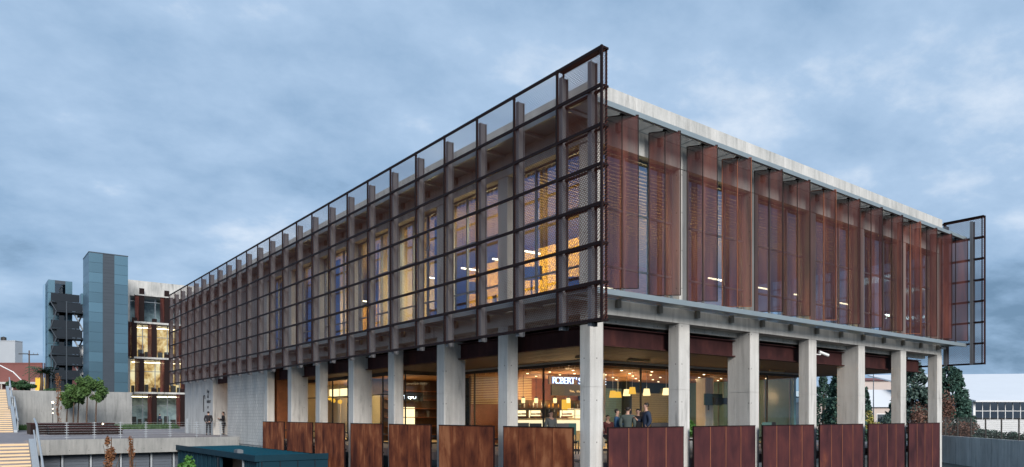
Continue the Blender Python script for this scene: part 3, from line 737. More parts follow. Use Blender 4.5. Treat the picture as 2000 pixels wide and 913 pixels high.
for px, lb in ((1022, 'leftmost of the four small lit lanterns over the counter'), (1047, 'second from left small lit lantern over the counter'),
               (1084, 'third from left small lit lantern over the counter'), (1110, 'rightmost of the four small lit lanterns over the counter')):
    x, y = on_ray(px, 34); t = thing('lantern', lb, 'lamp', (x, y, 2.02), 0, lg)
    smooth(MB().lathe((0, 0, 0), [(0.001, 0), (0.085, 0.0), (0.095, 0.22), (0.001, 0.25)], 12).build('glass_body', M['shade_lit'], t))
    MB().tube([(0, 0, 0.25), (0, 0, 1.42)], 0.01, 6).lathe((0, 0, 0.23), [(0.1, 0), (0.05, 0.06), (0.01, 0.10)], 10).build('cord', M['black'], t)
# ceiling downlights: small lit discs
k = 0
for i in range(8):
    for j in range(6):
        x, y = 6.2+1.8*i+random.uniform(-.2, .2), 6.2+1.45*j+random.uniform(-.2, .2)
        if x < 19.8 and y < 13.2:
            P(MB().lathe((x, y, 3.36), [(0.001, 0), (0.05, 0), (0.05, 0.012)], 8), 'downlight', M['lamp'])
for px, yt, lb in ((644, 778, 'leftmost orange globe lamp behind the left glazing'), (651, 783, 'middle orange globe lamp behind the left glazing'), (664, 785, 'rightmost orange globe lamp behind the left glazing')):
    x, y = view(px, 42.5); zz = 1.42+(812-yt)*42.5/1392
    t = thing('globe_lamp', lb, 'lamp', (x, y, zz), 0, 'orange globe lamps behind the left glazing')
    smooth(MB().lathe((0, 0, -0.14), [(0.001, 0), (0.1, 0.04), (0.14, 0.14), (0.1, 0.24), (0.001, 0.28)], 14).build('globe', M['shade_y'], t)); MB().tube([(0, 0, 0.14), (0, 0, 3.44-zz)], 0.01, 6).build('cord', M['black'], t)
x, y = view(925, 35.5)
t = thing('dark_curtain', 'tall black folded curtain inside the glazing left of the warm inner column', 'curtain', (x, y, 0), -R(37.7))
b = MB()
for k in range(12): b.box(-0.45+0.075*k, -0.45+0.075*k+0.07, 0.03*(k % 2), 0.03*(k % 2)+0.04, 0.02, 3.3)
b.build('cloth', M['black'], t)
# terrace strip lights (off, pale housings)
for x, y, a in ((4.0, 4.3, 0), (6.3, 3.8, 0), (3.6, 8.6, 1), (16.5, 4.2, 0)):
    o = P(MB().box(-0.6, 0.6, -0.05, 0.05, 3.54, 3.615), 'terrace_light', M['wood_pale']); o.location = (x, y, 0); o.rotation_euler = (0, 0, a*math.pi/2)

# ------------------------------------------------------------------ sign fascia with letters
sx, sy = view(1128, 34.0)
sg = thing('cafe_sign', "dark fascia over the counter with lit white letters ROBERT'S COFFEE", 'sign', (sx, sy, 0), -R(37.7)+R(30))
MB().box(-1.45, 1.6, 0.02, 0.12, 2.36, 2.88).build('fascia', M['black'], sg)
MB().box(-1.6, 1.7, 0.0, 0.10, 2.885, 3.28).build('letter_board', M['soffit'], sg)
def text_obj(name, curve, parent, loc, rot):
    tmp = bpy.data.objects.new(name, curve); col.objects.link(tmp)
    dg = bpy.context.evaluated_depsgraph_get(); dg.update(); me = bpy.data.meshes.new_from_object(tmp.evaluated_get(dg)); me.name = name
    bpy.data.objects.remove(tmp); return link(name, me, parent, loc, rot)
def letters(text, x0, z, size, step, parent, mats, y=-0.03, ext=0.02, name='letter'):
    for k, ch in enumerate(text):
        if ch == ' ': continue
        for m, off, yy in mats:
            c = bpy.data.curves.new(name, 'FONT'); c.body = ch; c.size = size; c.extrude = ext; c.offset = off; c.align_x = 'CENTER'
            c.materials.append(m); text_obj(name, c, parent, (x0+step*k, yy, z), (math.pi/2, 0, 0))
letters("ROBERT'S COFFEE", -1.36, 2.92, 0.44, 0.208, sg, [(M['sign_b'], 0.010, -0.03), (M['sign_w'], -0.004, -0.075)])
letters("You, the moment", -0.42, 2.53, 0.15, 0.078, sg, [(M['cream'], 0.002, -0.01)])
# second, smaller lit name seen through the left glazing
sx2, sy2 = view(797, 37.5)
sg2 = thing('small_cafe_sign', "small lit letters RT COFFEE behind the left glazing", 'sign', (sx2, sy2, 0), -R(37.7))
MB().box(-0.8, 0.8, 0.03, 0.07, 2.2, 2.62).build('fascia', M['darkframe'], sg2)
letters("RTCO", -0.42, 2.30, 0.27, 0.25, sg2, [(M['sign_w'], 0.006, -0.02)])

# ------------------------------------------------------------------ counter
cx, cy = view(1072, 32.6)
ct = thing('cafe_counter', 'long cafe counter with a glowing pale front and display cases', 'counter', (cx, cy, 0), -R(37.7)+R(14))
MB().box(-1.75, 1.75, 0, 0.6, 0.0, 0.72).build('base', M['wood_pale'], ct)
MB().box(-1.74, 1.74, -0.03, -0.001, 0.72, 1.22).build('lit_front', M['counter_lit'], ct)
MB().box(-1.75, 1.75, 0.0, 0.6, 0.721, 1.24).box(-1.78, 1.78, -0.08, 0.62, 1.241, 1.29).build('counter_top', M['wood_pale'], ct)
for k, x in enumerate((-1.25, -0.55, 0.95)):
    f = MB().box(x-0.3, x+0.3, 0.05, 0.5, 1.291, 1.31).box(x-0.3, x+0.3, 0.05, 0.5, 1.68, 1.70).box(x-0.3, x-0.28, 0.05, 0.07, 1.31, 1.68).box(x+0.28, x+0.3, 0.05, 0.07, 1.31, 1.68).build('display_case', M['darkframe'], ct)
    MB().box(x-0.27, x+0.27, 0.4, 0.46, 1.33, 1.66).build('lit_back', M['case_lit'], f)
    MB().box(x-0.25, x+0.25, 0.15, 0.38, 1.33, 1.40).box(x-0.22, x-0.02, 0.18, 0.36, 1.46, 1.52).box(x+0.04, x+0.22, 0.18, 0.36, 1.46, 1.53).build('cakes', M['copper'], f)
mc = thing('coffee_machine', 'dark espresso machine standing on the counter', 'coffee machine', tuple(Vector((cx, cy, 1.29))+Matrix.Rotation(-R(23.7), 3, 'Z') @ Vector((0.2, 0.3, 0))), -R(23.7))
MB().box(-0.28, 0.28, -0.2, 0.2, 0.0, 0.06).box(-0.26, 0.26, 0.0, 0.2, 0.061, 0.42).box(-0.28, 0.28, -0.2, 0.2, 0.421, 0.5).build('body', M['black'], mc)
MB().tube([(-0.12, -0.12, 0.42), (-0.12, -0.12, 0.3)], 0.03).tube([(0.12, -0.12, 0.42), (0.12, -0.12, 0.3)], 0.03).build('brew_head', M['galv'], mc)
# menu board and shelving to the right of the counter
x, y = view(1106, 34.8)
tb = thing('menu_board', 'small glowing orange menu board leaning behind the counter', 'menu board', (x, y, 1.2), -R(37.7))
MB().box(-0.22, 0.22, 0, 0.03, 0.3, 1.0).build('panel', M['shade_y'], tb); MB().box(-0.25, 0.25, 0.031, 0.05, 0.0, 1.03).build('frame', M['black'], tb)
x, y = view(1124, 33.6)
sh = thing('shelf_unit', 'bright open shelf rack with cups beside the counter', 'shelves', (x, y, 0), -R(37.7))
MB().box(-0.35, -0.32, 0, 0.3, 0, 1.75).box(0.32, 0.35, 0, 0.3, 0, 1.75).box(-0.01, 0.01, 0, 0.3, 0, 1.75).build('frame', M['white'], sh)
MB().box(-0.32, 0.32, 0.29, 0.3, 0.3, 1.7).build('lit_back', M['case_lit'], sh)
for z in (0.9, 1.15, 1.4, 1.72): MB().box(-0.319, -0.011, 0.0, 0.288, z, z+0.03).box(0.011, 0.319, 0.0, 0.288, z, z+0.03).build('shelf', M['white'], sh)

x, y = view(1082, 36.2)
bs = thing('bottle_shelf', 'dark back shelf lined with small glinting bottles behind the counter', 'shelf', (x, y, 0), -R(37.7)+R(20))
MB().box(-1.9, 1.6, 0, 0.3, 1.36, 1.40).box(-1.9, 1.6, 0, 0.3, 1.78, 1.82).box(-1.9, 1.6, 0.3, 0.34, 1.0, 2.2).box(-1.9, 1.6, 0, 0.3, 0, 1.0).build('shelf_frame', M['darkwood'], bs)
random.seed(3)
for k in range(30):
    xx = -1.8+0.23*(k % 15)+random.uniform(-.04, .04); zz = 1.401 if k < 15 else 1.821; hh = random.uniform(0.2, 0.3)
    smooth(MB().lathe((xx, 0.12, zz), [(0.001, 0), (0.035, 0), (0.035, hh*.6), (0.012, hh*.75), (0.012, hh), (0.001, hh)], 8).build('bottle', M[random.choice(('copper', 'white', 'seat_green', 'yellow_shade', 'galv'))], bs))
# screens hung on the round of the inner column (16,8)
x, y = 15.86, 7.86
tv = thing('wall_screens', 'dark boxy screen hung on the warm lit inner column', 'screen', (16.35, 8.3, 0))
MB().box(-0.95, 0.55, -0.72, -0.66, 1.95, 2.55).build('screen_panel', M['seat_green'], tv)
MB().box(-0.3, 0.75, -0.88, -0.74, 2.0, 2.35).build('projector', M['dark_panel'], tv)
MB().box(-0.1, 0.1, -0.66, -0.31, 2.1, 2.3).tube([(-0.6, -0.69, 1.95), (-0.6, -0.69, 1.7)], 0.04).build('bracket', M['black'], tv)
tv2 = thing('wall_screens', 'dark box hung on the inner column left of the corner bays', 'screen', (8.3, 16.3, 0))
MB().box(-0.9, 0.5, -0.6, -0.5, 2.1, 2.35).box(-0.1, 0.1, -0.5, -0.31, 2.15, 2.3).build('panel', M['dark_panel'], tv2)

# security camera on a column of the right front
sc_ = thing('security_camera', 'white bullet security camera on the right side of a column under the beam', 'camera', (12.62, 0.1, 3.98))
MB().tube([(0.16, -0.1, 0.02), (0.55, -0.28, -0.12)], 0.06, 12).build('housing', M['white'], sc_)
MB().tube([(0.0, 0, -0.08), (0.2, -0.12, -0.1), (0.28, -0.15, -0.03)], 0.022, 8).build('arm', M['white'], sc_)
MB().tube([(0.55, -0.28, -0.12), (0.565, -0.287, -0.125)], 0.045, 12).build('lens', M['black'], sc_)

# lettering and grab rail on the plaza wall
wt = thing('wall_lettering', 'four short lines of black handwritten words on the pale concrete wall', 'lettering', (-0.012, 40.9, 0))
for k, (tx, z, s_) in enumerate((("Hay", 3.10, 0.40), ("iki", 2.74, 0.40), ("tekrar", 2.36, 0.42), ("ev", 1.96, 0.36))):
    c = bpy.data.curves.new('word', 'FONT'); c.body = tx; c.size = s_; c.extrude = 0.004; c.offset = 0.006; c.align_x = 'CENTER'
    c.materials.append(M['black']); text_obj('word', c, wt, (0, 0.1 if k != 2 else -0.1, z), (math.pi/2, 0, -math.pi/2))
MB().tube([(-0.02, 1.25, 1.7), (-0.02, 1.25, 2.95), (-0.02, 0.95, 2.95), (-0.02, 0.85, 2.7)], 0.03, 8).build('arrow_stroke', M['black'], wt)
hr = thing('door_rail', 'thin upright steel hoop rail against the plaza wall', 'rail', (-0.4, 45.3, 0))
MB().tube([(0, 0, 0), (0, 0, 1.2), (0, 0.35, 1.2), (0, 0.35, 0)], 0.025, 8).build('hoop', M['galv'], hr)

# ------------------------------------------------------------------ teal container
tk = thing('teal_kiosk', 'dark teal corrugated container kiosk with a flat teal roof in front', 'kiosk', (-2, 26.5, -3.3))
def K(b, n, m, par=tk, **k): 
    o = b.build(n, m, par, **k)
    if par is tk: o.location = -tk.location
    return o
K(MB().box(-3.86, -0.10, 18.2, 36.0, -0.62, -0.55), 'roof_deck', M['teal_roof'])
K(MB().box(-3.92, -3.86, 18.14, 36.06, -0.72, -0.43).box(-3.859, -0.08, 18.14, 18.2, -0.72, -0.43).box(-3.859, -0.08, 36.0, 36.06, -0.72, -0.431), 'roof_edge', M['teal'])
b = MB()
for k in range(22): b.box(-3.859, -0.11, 18.25+0.8*k, 18.25+0.8*k+0.06, -0.549, -0.53)
K(b, 'roof_ribs', M['teal_roof'])
def corr(y0, y1, x=-3.78):
    b = MB(); n = int((y1-y0)/0.14)
    for k in range(n): b.box(x+0.03*(k % 2), x+0.08, y0+(y1-y0)*k/n, y0+(y1-y0)*(k+1)/n, -3.3, -0.72)
    return b
K(corr(24.0, 33.2), 'corrugated_side', M['teal']); K(corr(18.3, 20.3), 'corrugated_side', M['teal'])
K(MB().box(-3.7, -0.15, 18.2, 18.28, -3.3, -0.721), 'end_wall', M['teal'])
K(MB().box(-2.6, -0.15, 33.3, 33.4, -3.3, -0.721), 'end_wall', M['teal'])
for k in range(9): K(MB().box(-3.2, -3.14, 20.31+0.41*k, 20.31+0.41*k+0.395, -3.3, -0.721), 'bronze_board', M['soffit'])
for k in range(11):
    K(MB().box(-3.835, -3.79, 24.0+0.92*k, 24.03+0.92*k, -3.3, -0.721), 'seam_cover', M['teal'])
for k in range(5): K(MB().box(-3.60+0.86*k, -3.56+0.86*k, 18.17, 18.199, -3.3, -0.721), 'seam_cover', M['stairdark'])
K(MB().box(-3.4, -3.1, 22.5, 23.1, -0.529, -0.36).box(-3.35, -3.15, 22.55, 23.05, -0.36, -0.33), 'roof_vent', M['frame'])
K(MB().tube([(-3.95, 24.0, -0.8), (-3.95, 24.0, -3.3)], 0.05, 8), 'downpipe', M['stairdark'])
K(MB().box(-3.83, -3.7, 20.22, 20.30, -3.3, -0.722), 'corner_post', M['galv'])
K(MB().box(-3.86, -3.74, 35.88, 36.0, -3.3, -0.722), 'corner_post', M['teal'])

# ------------------------------------------------------------------ steps with lit risers
def stair(name, label, x0, x1, y0, z0, n, rise, run, land_after=None, land=0):
    s = thing(name, label, 'stairs', (x0, y0, z0)); y = 0; z = 0
    pts = [(0, 0)]
    for k in range(n):
        if land_after and k == land_after:
            y += land
        MB().box(0, x1-x0, y, y+run+0.03 if not (land_after and k == land_after-1) else y+land+run, z, z+rise).build('step', M['deck'], s)
        MB().box(0.02, x1-x0-0.02, y-0.012, y-0.001, z+0.02, z+rise-0.05).build('led_strip', M['led'], s)
        y += run; z += rise
    return s, y, z
s1, yy, zz = stair('lit_staircase', 'upper flight of pale steps with glowing risers at the left edge', -18, -11.15, 58.0, 0.0, 24, 4.0/24, 0.42, 12, 3.0)
MB().add([(6.86, -0.4, -0.1), (6.86, 5.04, 1.95), (6.86, 8.1, 1.95), (6.86, 13.1, 4.0), (6.86, 13.1, 4.35), (6.86, 7.9, 2.3), (6.86, 5.0, 2.3), (6.86, -0.4, 0.2),
          (7.1, -0.4, -0.1), (7.1, 5.04, 1.95), (7.1, 8.1, 1.95), (7.1, 13.1, 4.0), (7.1, 13.1, 4.35), (7.1, 7.9, 2.3), (7.1, 5.0, 2.3), (7.1, -0.4, 0.2)],
         [(7,6,1,0),(6,5,2,1),(5,4,3,2),(8,9,14,15),(9,10,13,14),(10,11,12,13),(0,8,15,7),(7,15,14,6),(6,14,13,5),(5,13,12,4),(4,12,11,3)]).build('stringer', M['galv'], s1)
MB().tube([(7.15, 13.3, 5.2), (7.15, 8.0, 3.1), (7.15, 5.0, 3.1), (7.15, -0.3, 1.0)], 0.05, 8).build('handrail', M['galv'], s1)
for (y, z) in ((0, 0.1), (2.6, 1.1), (5.0, 2.0), (8, 2.0), (10.6, 3.0), (13.1, 4.1)): MB().box(7.12, 7.18, y-0.03, y+0.03, z, z+1.08).build('rail_post', M['galv'], s1)
s2, yy, zz = stair('lit_staircase', 'lower flight of pale steps with glowing risers in the bottom left corner', -19, -11.85, 24.05, -3.3, 20, 3.3/20, 0.30)
MB().add([(7.16, -0.2, -0.2), (7.16, 6.0, 3.1), (7.16, 6.0, 3.5), (7.16, -0.2, 0.2), (7.45, -0.2, -0.2), (7.45, 6.0, 3.1), (7.45, 6.0, 3.5), (7.45, -0.2, 0.2)],
         [(0,1,2,3),(7,6,5,4),(0,3,7,4),(3,2,6,7),(2,1,5,6)]).build('stringer', M['galv'], s2)
MB().tube([(7.5, 7.4, 4.55), (7.5, 5.9, 4.25), (7.5, -0.2, 1.0)], 0.05, 8).tube([(7.35, 5.5, 3.95), (7.35, -0.2, 0.75)], 0.035, 8).build('handrail', M['galv'], s2)
for (y, z) in ((5.9, 3.2), (3.0, 1.6), (0.2, 0.1)): MB().box(7.47, 7.53, y-0.03, y+0.03, z, z+1.05).build('rail_post', M['galv'], s2)
# sloped side wall cutting across the lower steps
hx, hy = view(-10, 30)
sw2 = thing('planter_wall', 'sloping dark green-grey planter wall in the bottom left corner', 'planter', (-17.6, 25.5, -3.3))
MB().add([(-3, -4.5, 0), (2.2, -4.5, 0), (2.2, -4.5, 0.9), (-0.2, -0.2, 3.3), (-3, -0.2, 3.3), (-3, -4.5, 2.2), (-3, 0.2, 0), (0.0, 0.2, 0)],
         [(0,1,2,5), (5,2,3,4), (1,7,3,2), (7,6,4,3), (6,0,5,4)]).build('wall', M['conc_dark'], sw2)

# ------------------------------------------------------------------ plaza railing
rl = thing('plaza_railing', 'see-through cable railing of striped posts along the plaza edge', 'railing', (-6, 33.75, 0))
posts = [-9.76, -8.36, -6.97, -5.57, -4.19, -2.6, -1.1]
for x in posts:
    b = MB().box(x-0.012, x+0.012, 33.72, 33.78, 0, 1.05)
    for k in range(7): b.box(x-0.10, x+0.10, 33.725, 33.775, 0.13+0.14*k, 0.16+0.14*k)
    loc_(b.build('post', M['galv'], rl), rl)
for k in range(7): loc_(MB().box(-11.2, -0.35, 33.747, 33.753, 0.142+0.14*k, 0.15+0.14*k).build('cable', M['galv'], rl), rl)

# long stepped timber benches / planter on the plaza
bn = thing('stepped_bench', 'low stepped dark timber bench planter in the middle of the plaza', 'bench', (-6.5, 49, 0))
for k, (x0, x1, y0, y1, h) in enumerate(((-8.6, -5.0, 45.0, 46.4, 0.42), (-9.6, -5.0, 46.5, 48.6, 0.62), (-10.6, -5.0, 48.7, 52.5, 0.85))):
    for j in range(int((y1-y0)/0.28)):
        loc_(MB().box(x0, x1, y0+0.28*j, y0+0.28*j+0.26, h-0.08, h).build('plank', M['corten_b'], bn), bn)
    loc_(MB().box(x0+0.05, x1-0.05, y0+0.03, y1, 0, h-0.081).build('base', M['rail'], bn), bn)
for k, px in enumerate((140, 157, 166, 172, 201)):
    x, y = view(px, 56 if k != 4 else 55)
    g = thing('garden_light', ['leftmost warm garden light beside the timber bench', 'second warm garden light beside the timber bench', 'third warm garden light beside the timber bench', 'fourth, dim garden light beside the timber bench', 'bright garden light at the right end of the timber bench'][k], 'lamp', (x, y, 0), 0, 'garden lights on the plaza')
    smooth(MB().lathe((0, 0, 0.72), [(0.001, 0), (0.045, 0.02), (0.06, 0.06), (0.03, 0.1), (0.001, 0.11)], 10).build('globe', M['lamp'], g)); MB().tube([(0, 0, 0), (0, 0, 0.74)], 0.03, 6).build('stem', M['black'], g)

# ------------------------------------------------------------------ campus building behind
FY = 81.5
cb = thing('campus_building', 'pale framed four-storey building with lit rooms and rust fins behind the plaza', 'building', (7, FY, 0))
def C(b, n, m, par=cb, **k):
    o = b.build(n, m, par, **k)
    if par is cb: o.location = -cb.location
    return o
C(MB().box(0.8, 26, FY, FY+0.5, 16.0, 17.9), 'parapet', M['conc_roof'])
C(MB().box(0.8, 26, FY+0.5, FY+14, 16.2, 16.6), 'roof', M['conc_roof'])
C(MB().box(0.8, 1.25, FY+0.5, FY+14, 0.0, 17.85), 'side_wall', M['conc_roof'])
lv = [0.0, 4.2, 8.45, 12.75, 16.0]
for z in lv[1:4]:
    C(MB().box(1.9, 26, FY-0.75, FY+0.2, z-0.12, z+0.10), 'ledge', M['conc_roof'])
    C(MB().box(1.3, 26, FY+0.21, FY+14, z-0.2, z+0.05), 'floor_slab', M['conc'])
C(MB().box(2.0, 26, FY-0.75, FY-0.01, 16.0, 16.15), 'ledge', M['conc_roof'])
for x in (0.8, 8.6, 16.6, 24.4):
    C(MB().box(x+0.01, x+0.75, FY+0.003, FY+0.45, 0.0, 15.99), 'frame_column', M['conc_roof'])
for lvl in range(4):
    z0, z1 = lv[lvl]+0.11, lv[lvl+1]-0.13
    for bay, (xa, xb) in enumerate(((1.6, 8.58), (9.4, 16.58), (17.4, 24.38))):
        if bay == 2 and lvl == 3: pass
        n = 5; fr = MB()
        for k in range(n+1):
            x = xa+(xb-xa)*k/n; fr.box(max(xa, x-0.04), min(xb, x+0.04), FY+0.22, FY+0.3, z0, z1)
        fr.box(xa, xb, FY+0.225, FY+0.295, z0+2.5, z0+2.57)
        w = C(fr, 'window', M['frame'])
        for k in range(n):
            x = xa+(xb-xa)*k/n; MB().box(x+0.04, x+(xb-xa)/n-0.04, FY+0.25, FY+0.262, z0, z1).build('pane', M['glass_clear'], w)
        C(MB().box(xa, xb, FY+3.2, FY+3.3, z0-0.05, z1+0.05), 'room_back', M['room_glow'] if lvl in (1, 2) else M['room_dim'])
        if lvl in (1, 2, 0): C(MB().box(xa+0.4, xb-0.4, FY+1.2, FY+1.3, z1-0.35, z1-0.27), 'ceiling_lamp', M['lamp'])
        if lvl < 3:
            b = MB(); random.seed(lvl*7+bay)
            for k in range(9):
                x = xa+0.4+k*0.75; h = random.uniform(0.6, 1.3); b.box(x, x+random.uniform(0.25, 0.6), FY+1.4, FY+1.9, z0, z0+h)
            C(b, 'furniture', M['darkframe'])
# its rust fins, staggered
for lvl, xs_ in ((3, (2.75, 5.55, 8.9, 11.9)), (2, (1.95, 4.15, 7.4, 10.4)), (1, (2.75, 5.55, 7.9, 9.9, 12.2)), (0, (4.15, 7.4, 11.2, 14.0))):
    for x in xs_:
        b = MB(); b.box(x-0.28, x+0.28, FY-0.62, FY-0.58, lv[lvl]-0.05, lv[lvl+1]+0.55 if lvl < 3 else 16.9)
        f = C(b, 'fin', M['rail'])
        g = MB().box(x-0.75, x-0.30, FY-0.56, FY-0.55, lv[lvl]+0.1, lv[lvl+1]); C(g, 'perforated_sheet', M['perf'])
        b = MB().box(x-0.285, x-0.281, FY-0.66, FY-0.2, lv[lvl]+0.1, lv[lvl+1]); C(b, 'perforated_sheet', M['perf'])

# blue clad tower on the retaining wall
bt = thing('blue_tower', 'tall slab-like tower clad in blue-grey panels with a dark centre stripe', 'tower', (-2, 75, 4.0))
def BT(b, n, m, par=bt, **k):
    o = b.build(n, m, par, **k); o.location = -bt.location; return o
X0, X1, Y0, Y1, ZT = -3.76, 0.0, 73.32, 77.9, 19.05
BT(MB().box(X0+0.03, X1-0.03, Y0+0.03, Y1, 4.0, ZT-0.05), 'core', M['dark_panel'])
rows = 14; hh = (ZT-4.0)/rows
for r in range(rows):
    z0, z1 = 4.0+r*hh+0.012, 4.0+(r+1)*hh-0.012
    for (a, c, m) in ((X0, -2.45, 'blue_panel'), (-2.43, -1.35, 'dark_panel'), (-1.33, X1, 'blue_panel')):
        BT(MB().box(a, c, Y0 if m != 'dark_panel' else Y0+0.02, Y0+0.029, z0, z1), 'panel', M[m])
        if m == 'dark_panel':
            lb = MB()
            for q in range(3): lb.box(a+0.05, c-0.05, Y0+0.004, Y0+0.019, z0+0.1+0.3*q, z0+0.3+0.3*q)
            BT(lb, 'louvre', M['dark_panel'])
    for k in range(2):
        BT(MB().box(X0-0.0, X0+0.029, Y0+0.031+2.28*k, Y0+0.031+2.28*k+2.26, z0, z1), 'panel', M['blue_panel'])
BT(MB().box(X0-0.02, X1+0.02, Y0-0.02, Y1, ZT-0.05, ZT+0.06), 'coping', M['dark_panel'])

# stair tower behind, with zigzag escape stairs
stt = thing('stair_tower', 'narrow blue tower wrapped by dark zigzag outdoor escape stairs', 'tower', (-5, 88, 4.0))
def ST(b, n, m, par=stt, **k):
    o = b.build(n, m, par, **k); o.location = -stt.location; return o
XA, XB, YA, YB, ZS = -6.25, -3.72, 88.0, 91.7, 18.0
ST(MB().box(XA+0.03, XB-0.03, YA+0.03, YB, 4.0, ZS), 'core', M['dark_panel'])
for r in range(9):
    z0, z1 = 4.0+r*14/9+0.02, 4.0+(r+1)*14/9-0.02
    for a, c in ((XA, -5.55), (-5.53, -4.47), (-4.45, XB)): 
        if not (r >= 7 and a == -5.53): ST(MB().box(a, c, YA, YA+0.029, z0, z1), 'panel', M['blue_panel'])
    ST(MB().box(XA, XA+0.029, YA+0.031, YB, z0, z1), 'panel', M['blue_panel'])
ST(MB().box(-5.53, -4.47, YA+0.01, YA+0.03, 14.95, 17.6), 'top_window', M['glass_dark'])
ST(MB().box(XA-0.3, XA-0.02, YA+1.2, YB-0.5, 4.0, 17.6), 'glass_strip', M['glass_clear'])
zl = [15.1, 14.0, 11.9, 10.8, 8.8, 7.6, 5.9]
for i, z in enumerate(zl):
    left = i % 2 == 0; xa = -6.2 if left else -5.6; xb = -3.6 if not left else -3.9
    ST(MB().box(xa, xb+0.8, YA-2.2, YA-0.02, z-0.12, z+0.04), 'landing', M['stairdark'])
    ST(MB().box(xa+0.05, xb+0.7, YA-2.19, YA-2.16, z+0.06, z+1.0), 'balustrade', M['stairdark'])
    ST(MB().box(xa+0.3, -4.75, YA-1.9, YA-1.85, z-1.6, z-0.14), 'mesh_infill', M['stairdark'])
    if i < len(zl)-1:
        zn = zl[i+1]
        ST(MB().beam((xa-0.02 if left else xa, YA-2.25, z), (-5.62 if left else -6.2, YA-2.25, zn), 0.07, 0.10), "brace", M["dark_panel"])
        ST(MB().beam((-3.75, YA-1.5, z), (-2.75, YA-1.5, zn), 0.25, 0.14), 'stair_flight', M['frame'])
        ST(MB().beam((-2.75, YA-1.0, z), (-3.55, YA-1.0, zn), 0.9, 0.12), 'stair_flight', M['stairdark'])
ST(MB().box(-4.62, -4.50, YA-2.3, YA-2.2, 4.0, 15.2).box(-6.18, -6.08, YA-2.3, YA-2.2, 4.0, 9.0).box(-2.8, -2.7, YA-2.2, YA-2.1, 4.0, 14.0), 'pole', M['dark_panel'])
ST(MB().box(-3.2, -2.5, YA-0.5, YA+0.1, 13.6, 14.9).box(-3.1, -2.5, YA-0.5, YA+0.1, 6.5, 10.2), 'side_panel', M['white'])
ST(MB().box(-2.75, -2.2, YA+0.2, YA+1.5, 14.2, 16.7).box(-2.9, -2.3, YA+0.2, YA+1.5, 4.0, 10.2), 'side_panel', M['blue_panel'])

# red awning, far houses, pole
x, y = view(172, 92)
aw = thing('red_awning', 'small glowing red awning between the two blue towers', 'awning', (x, y, 8.3), -R(37.7))
MB().add([(-0.9, 0, 0.1), (0.6, 0, -0.3), (0.6, 0, 0.75), (-0.9, 0, 0.5), (-0.9, 0.6, 0.2), (0.6, 0.6, -0.2), (0.6, 0.6, 0.9), (-0.9, 0.6, 0.6)], [(0,1,2,3),(3,2,6,7),(7,6,5,4),(4,5,1,0),(1,5,6,2),(0,3,7,4)]).build('canopy', M['redsign'], aw)
MB().tube([(-1.7, 0.3, 0.2), (-0.9, 0.3, 0.3)], 0.06, 6).build('arm', M['white'], aw)
def house(px, D, w, d, z0, h, wall, roof, label, name='house', rh=1.2, nwin=4, rot=0, dome=False):
    x, y = view(px, D); t = thing(name, label, 'building', (x, y, z0), -R(37.7)+rot)
    MB().box(-w/2, w/2, 0, d, 0, h).build('wall', wall, t)
    if rh > 0: MB().add([(-w/2-0.3, -0.4, h), (w/2+0.3, -0.4, h), (w/2+0.3, d+0.4, h), (-w/2-0.3, d+0.4, h), (-w/2-0.3, d/2, h+rh), (w/2+0.3, d/2, h+rh)], [(0,1,5,4), (2,3,4,5), (0,4,3), (1,2,5), (3,2,1,0)]).build('roof', roof, t)
    else: MB().box(-w/2-0.1, w/2+0.1, -0.1, d, h, h+0.25).build('roof', roof, t)
    for k in range(nwin):
        xx = -w/2+w*(k+0.5)/nwin
        f = MB().box(xx-w/nwin*0.25, xx+w/nwin*0.25, -0.06, -0.01, h*0.35, h*0.75).build('window', M['white'], t)
        MB().box(xx-w/nwin*0.21, xx+w/nwin*0.21, -0.09, -0.061, h*0.38, h*0.72).build('pane', M['glass_dark'], f)
    return t
house(4, 260, 9.5, 4, 4.0, 24.6, M['palegrey'], M['palegrey'], 'plain white block on the skyline at the far left', 'apartment_block', 0, 0)
wt_ = thing('water_tank', 'small dark rooftop tank on the white block at the far left', 'tank', (*view(7, 262), 28.85)); MB().lathe((0, 0, 0), [(0.9, 0), (0.9, 1.3), (0.1, 1.6), (0.001, 1.6)], 10).build('tank_body', M['darkframe'], wt_)
t = house(26, 150, 12.0, 14, 4.0, 8.3, M['redbrown'], M['redbrown'], 'long red-brown building with a shaded porch behind the palms', 'brown_house', 0, 0)
MB().box(-6.1, 6.1, -2.0, -0.01, 4.0, 4.4).build('porch_roof', M['conc'], t)
for k in range(6): MB().box(-5.9+2.3*k, -5.7+2.3*k, -1.9, -1.7, 0, 4.0).build('porch_post', M['pinkwall'], t)
MB().box(3.2, 5.4, -0.1, -0.01, 0.5, 3.5).build('door', M['pinkwall'], t)
t = thing('lit_wall', 'small floodlit yellow wall behind the palm trees', 'wall', (*view(76, 120), 4.0), -R(37.7))
MB().box(-0.6, 0.9, 0, 0.3, 0.9, 3.8).build('wall', M['yellow_shade'], t)
pw = thing('garden_wall', 'low white wall glowing by the palm trees', 'wall', (*view(68, 100), 4.0), -R(37.7))
for k in range(3): MB().box(-1.8+1.3*k, -0.8+1.3*k, 0, 0.2, 0.05, 0.95).build('wall_panel', M['white'], pw)
fx, fy = view(75, 117); point('flood_light', (fx, fy, 5.0), 260, (0.85, 1.0, 0.45), 0.2)
fx, fy = view(66, 98); point('garden_flood_light', (fx, fy, 4.8), 60, (1.0, 0.95, 0.8), 0.2)
up = thing('utility_pole', 'dark utility pole with crossarms standing before the brown house', 'pole', (*view(57, 130), 4.0), -R(37.7))
MB().tube([(0, 0, 0), (0, 0, 9.3)], [0.16, 0.10], 8).build('pole', M['bark'], up)
MB().box(-1.9, -0.2, -0.06, 0.06, 8.6, 8.75).box(-0.2, 1.7, -0.06, 0.06, 8.45, 8.6).build('crossarm', M['darkframe'], up)
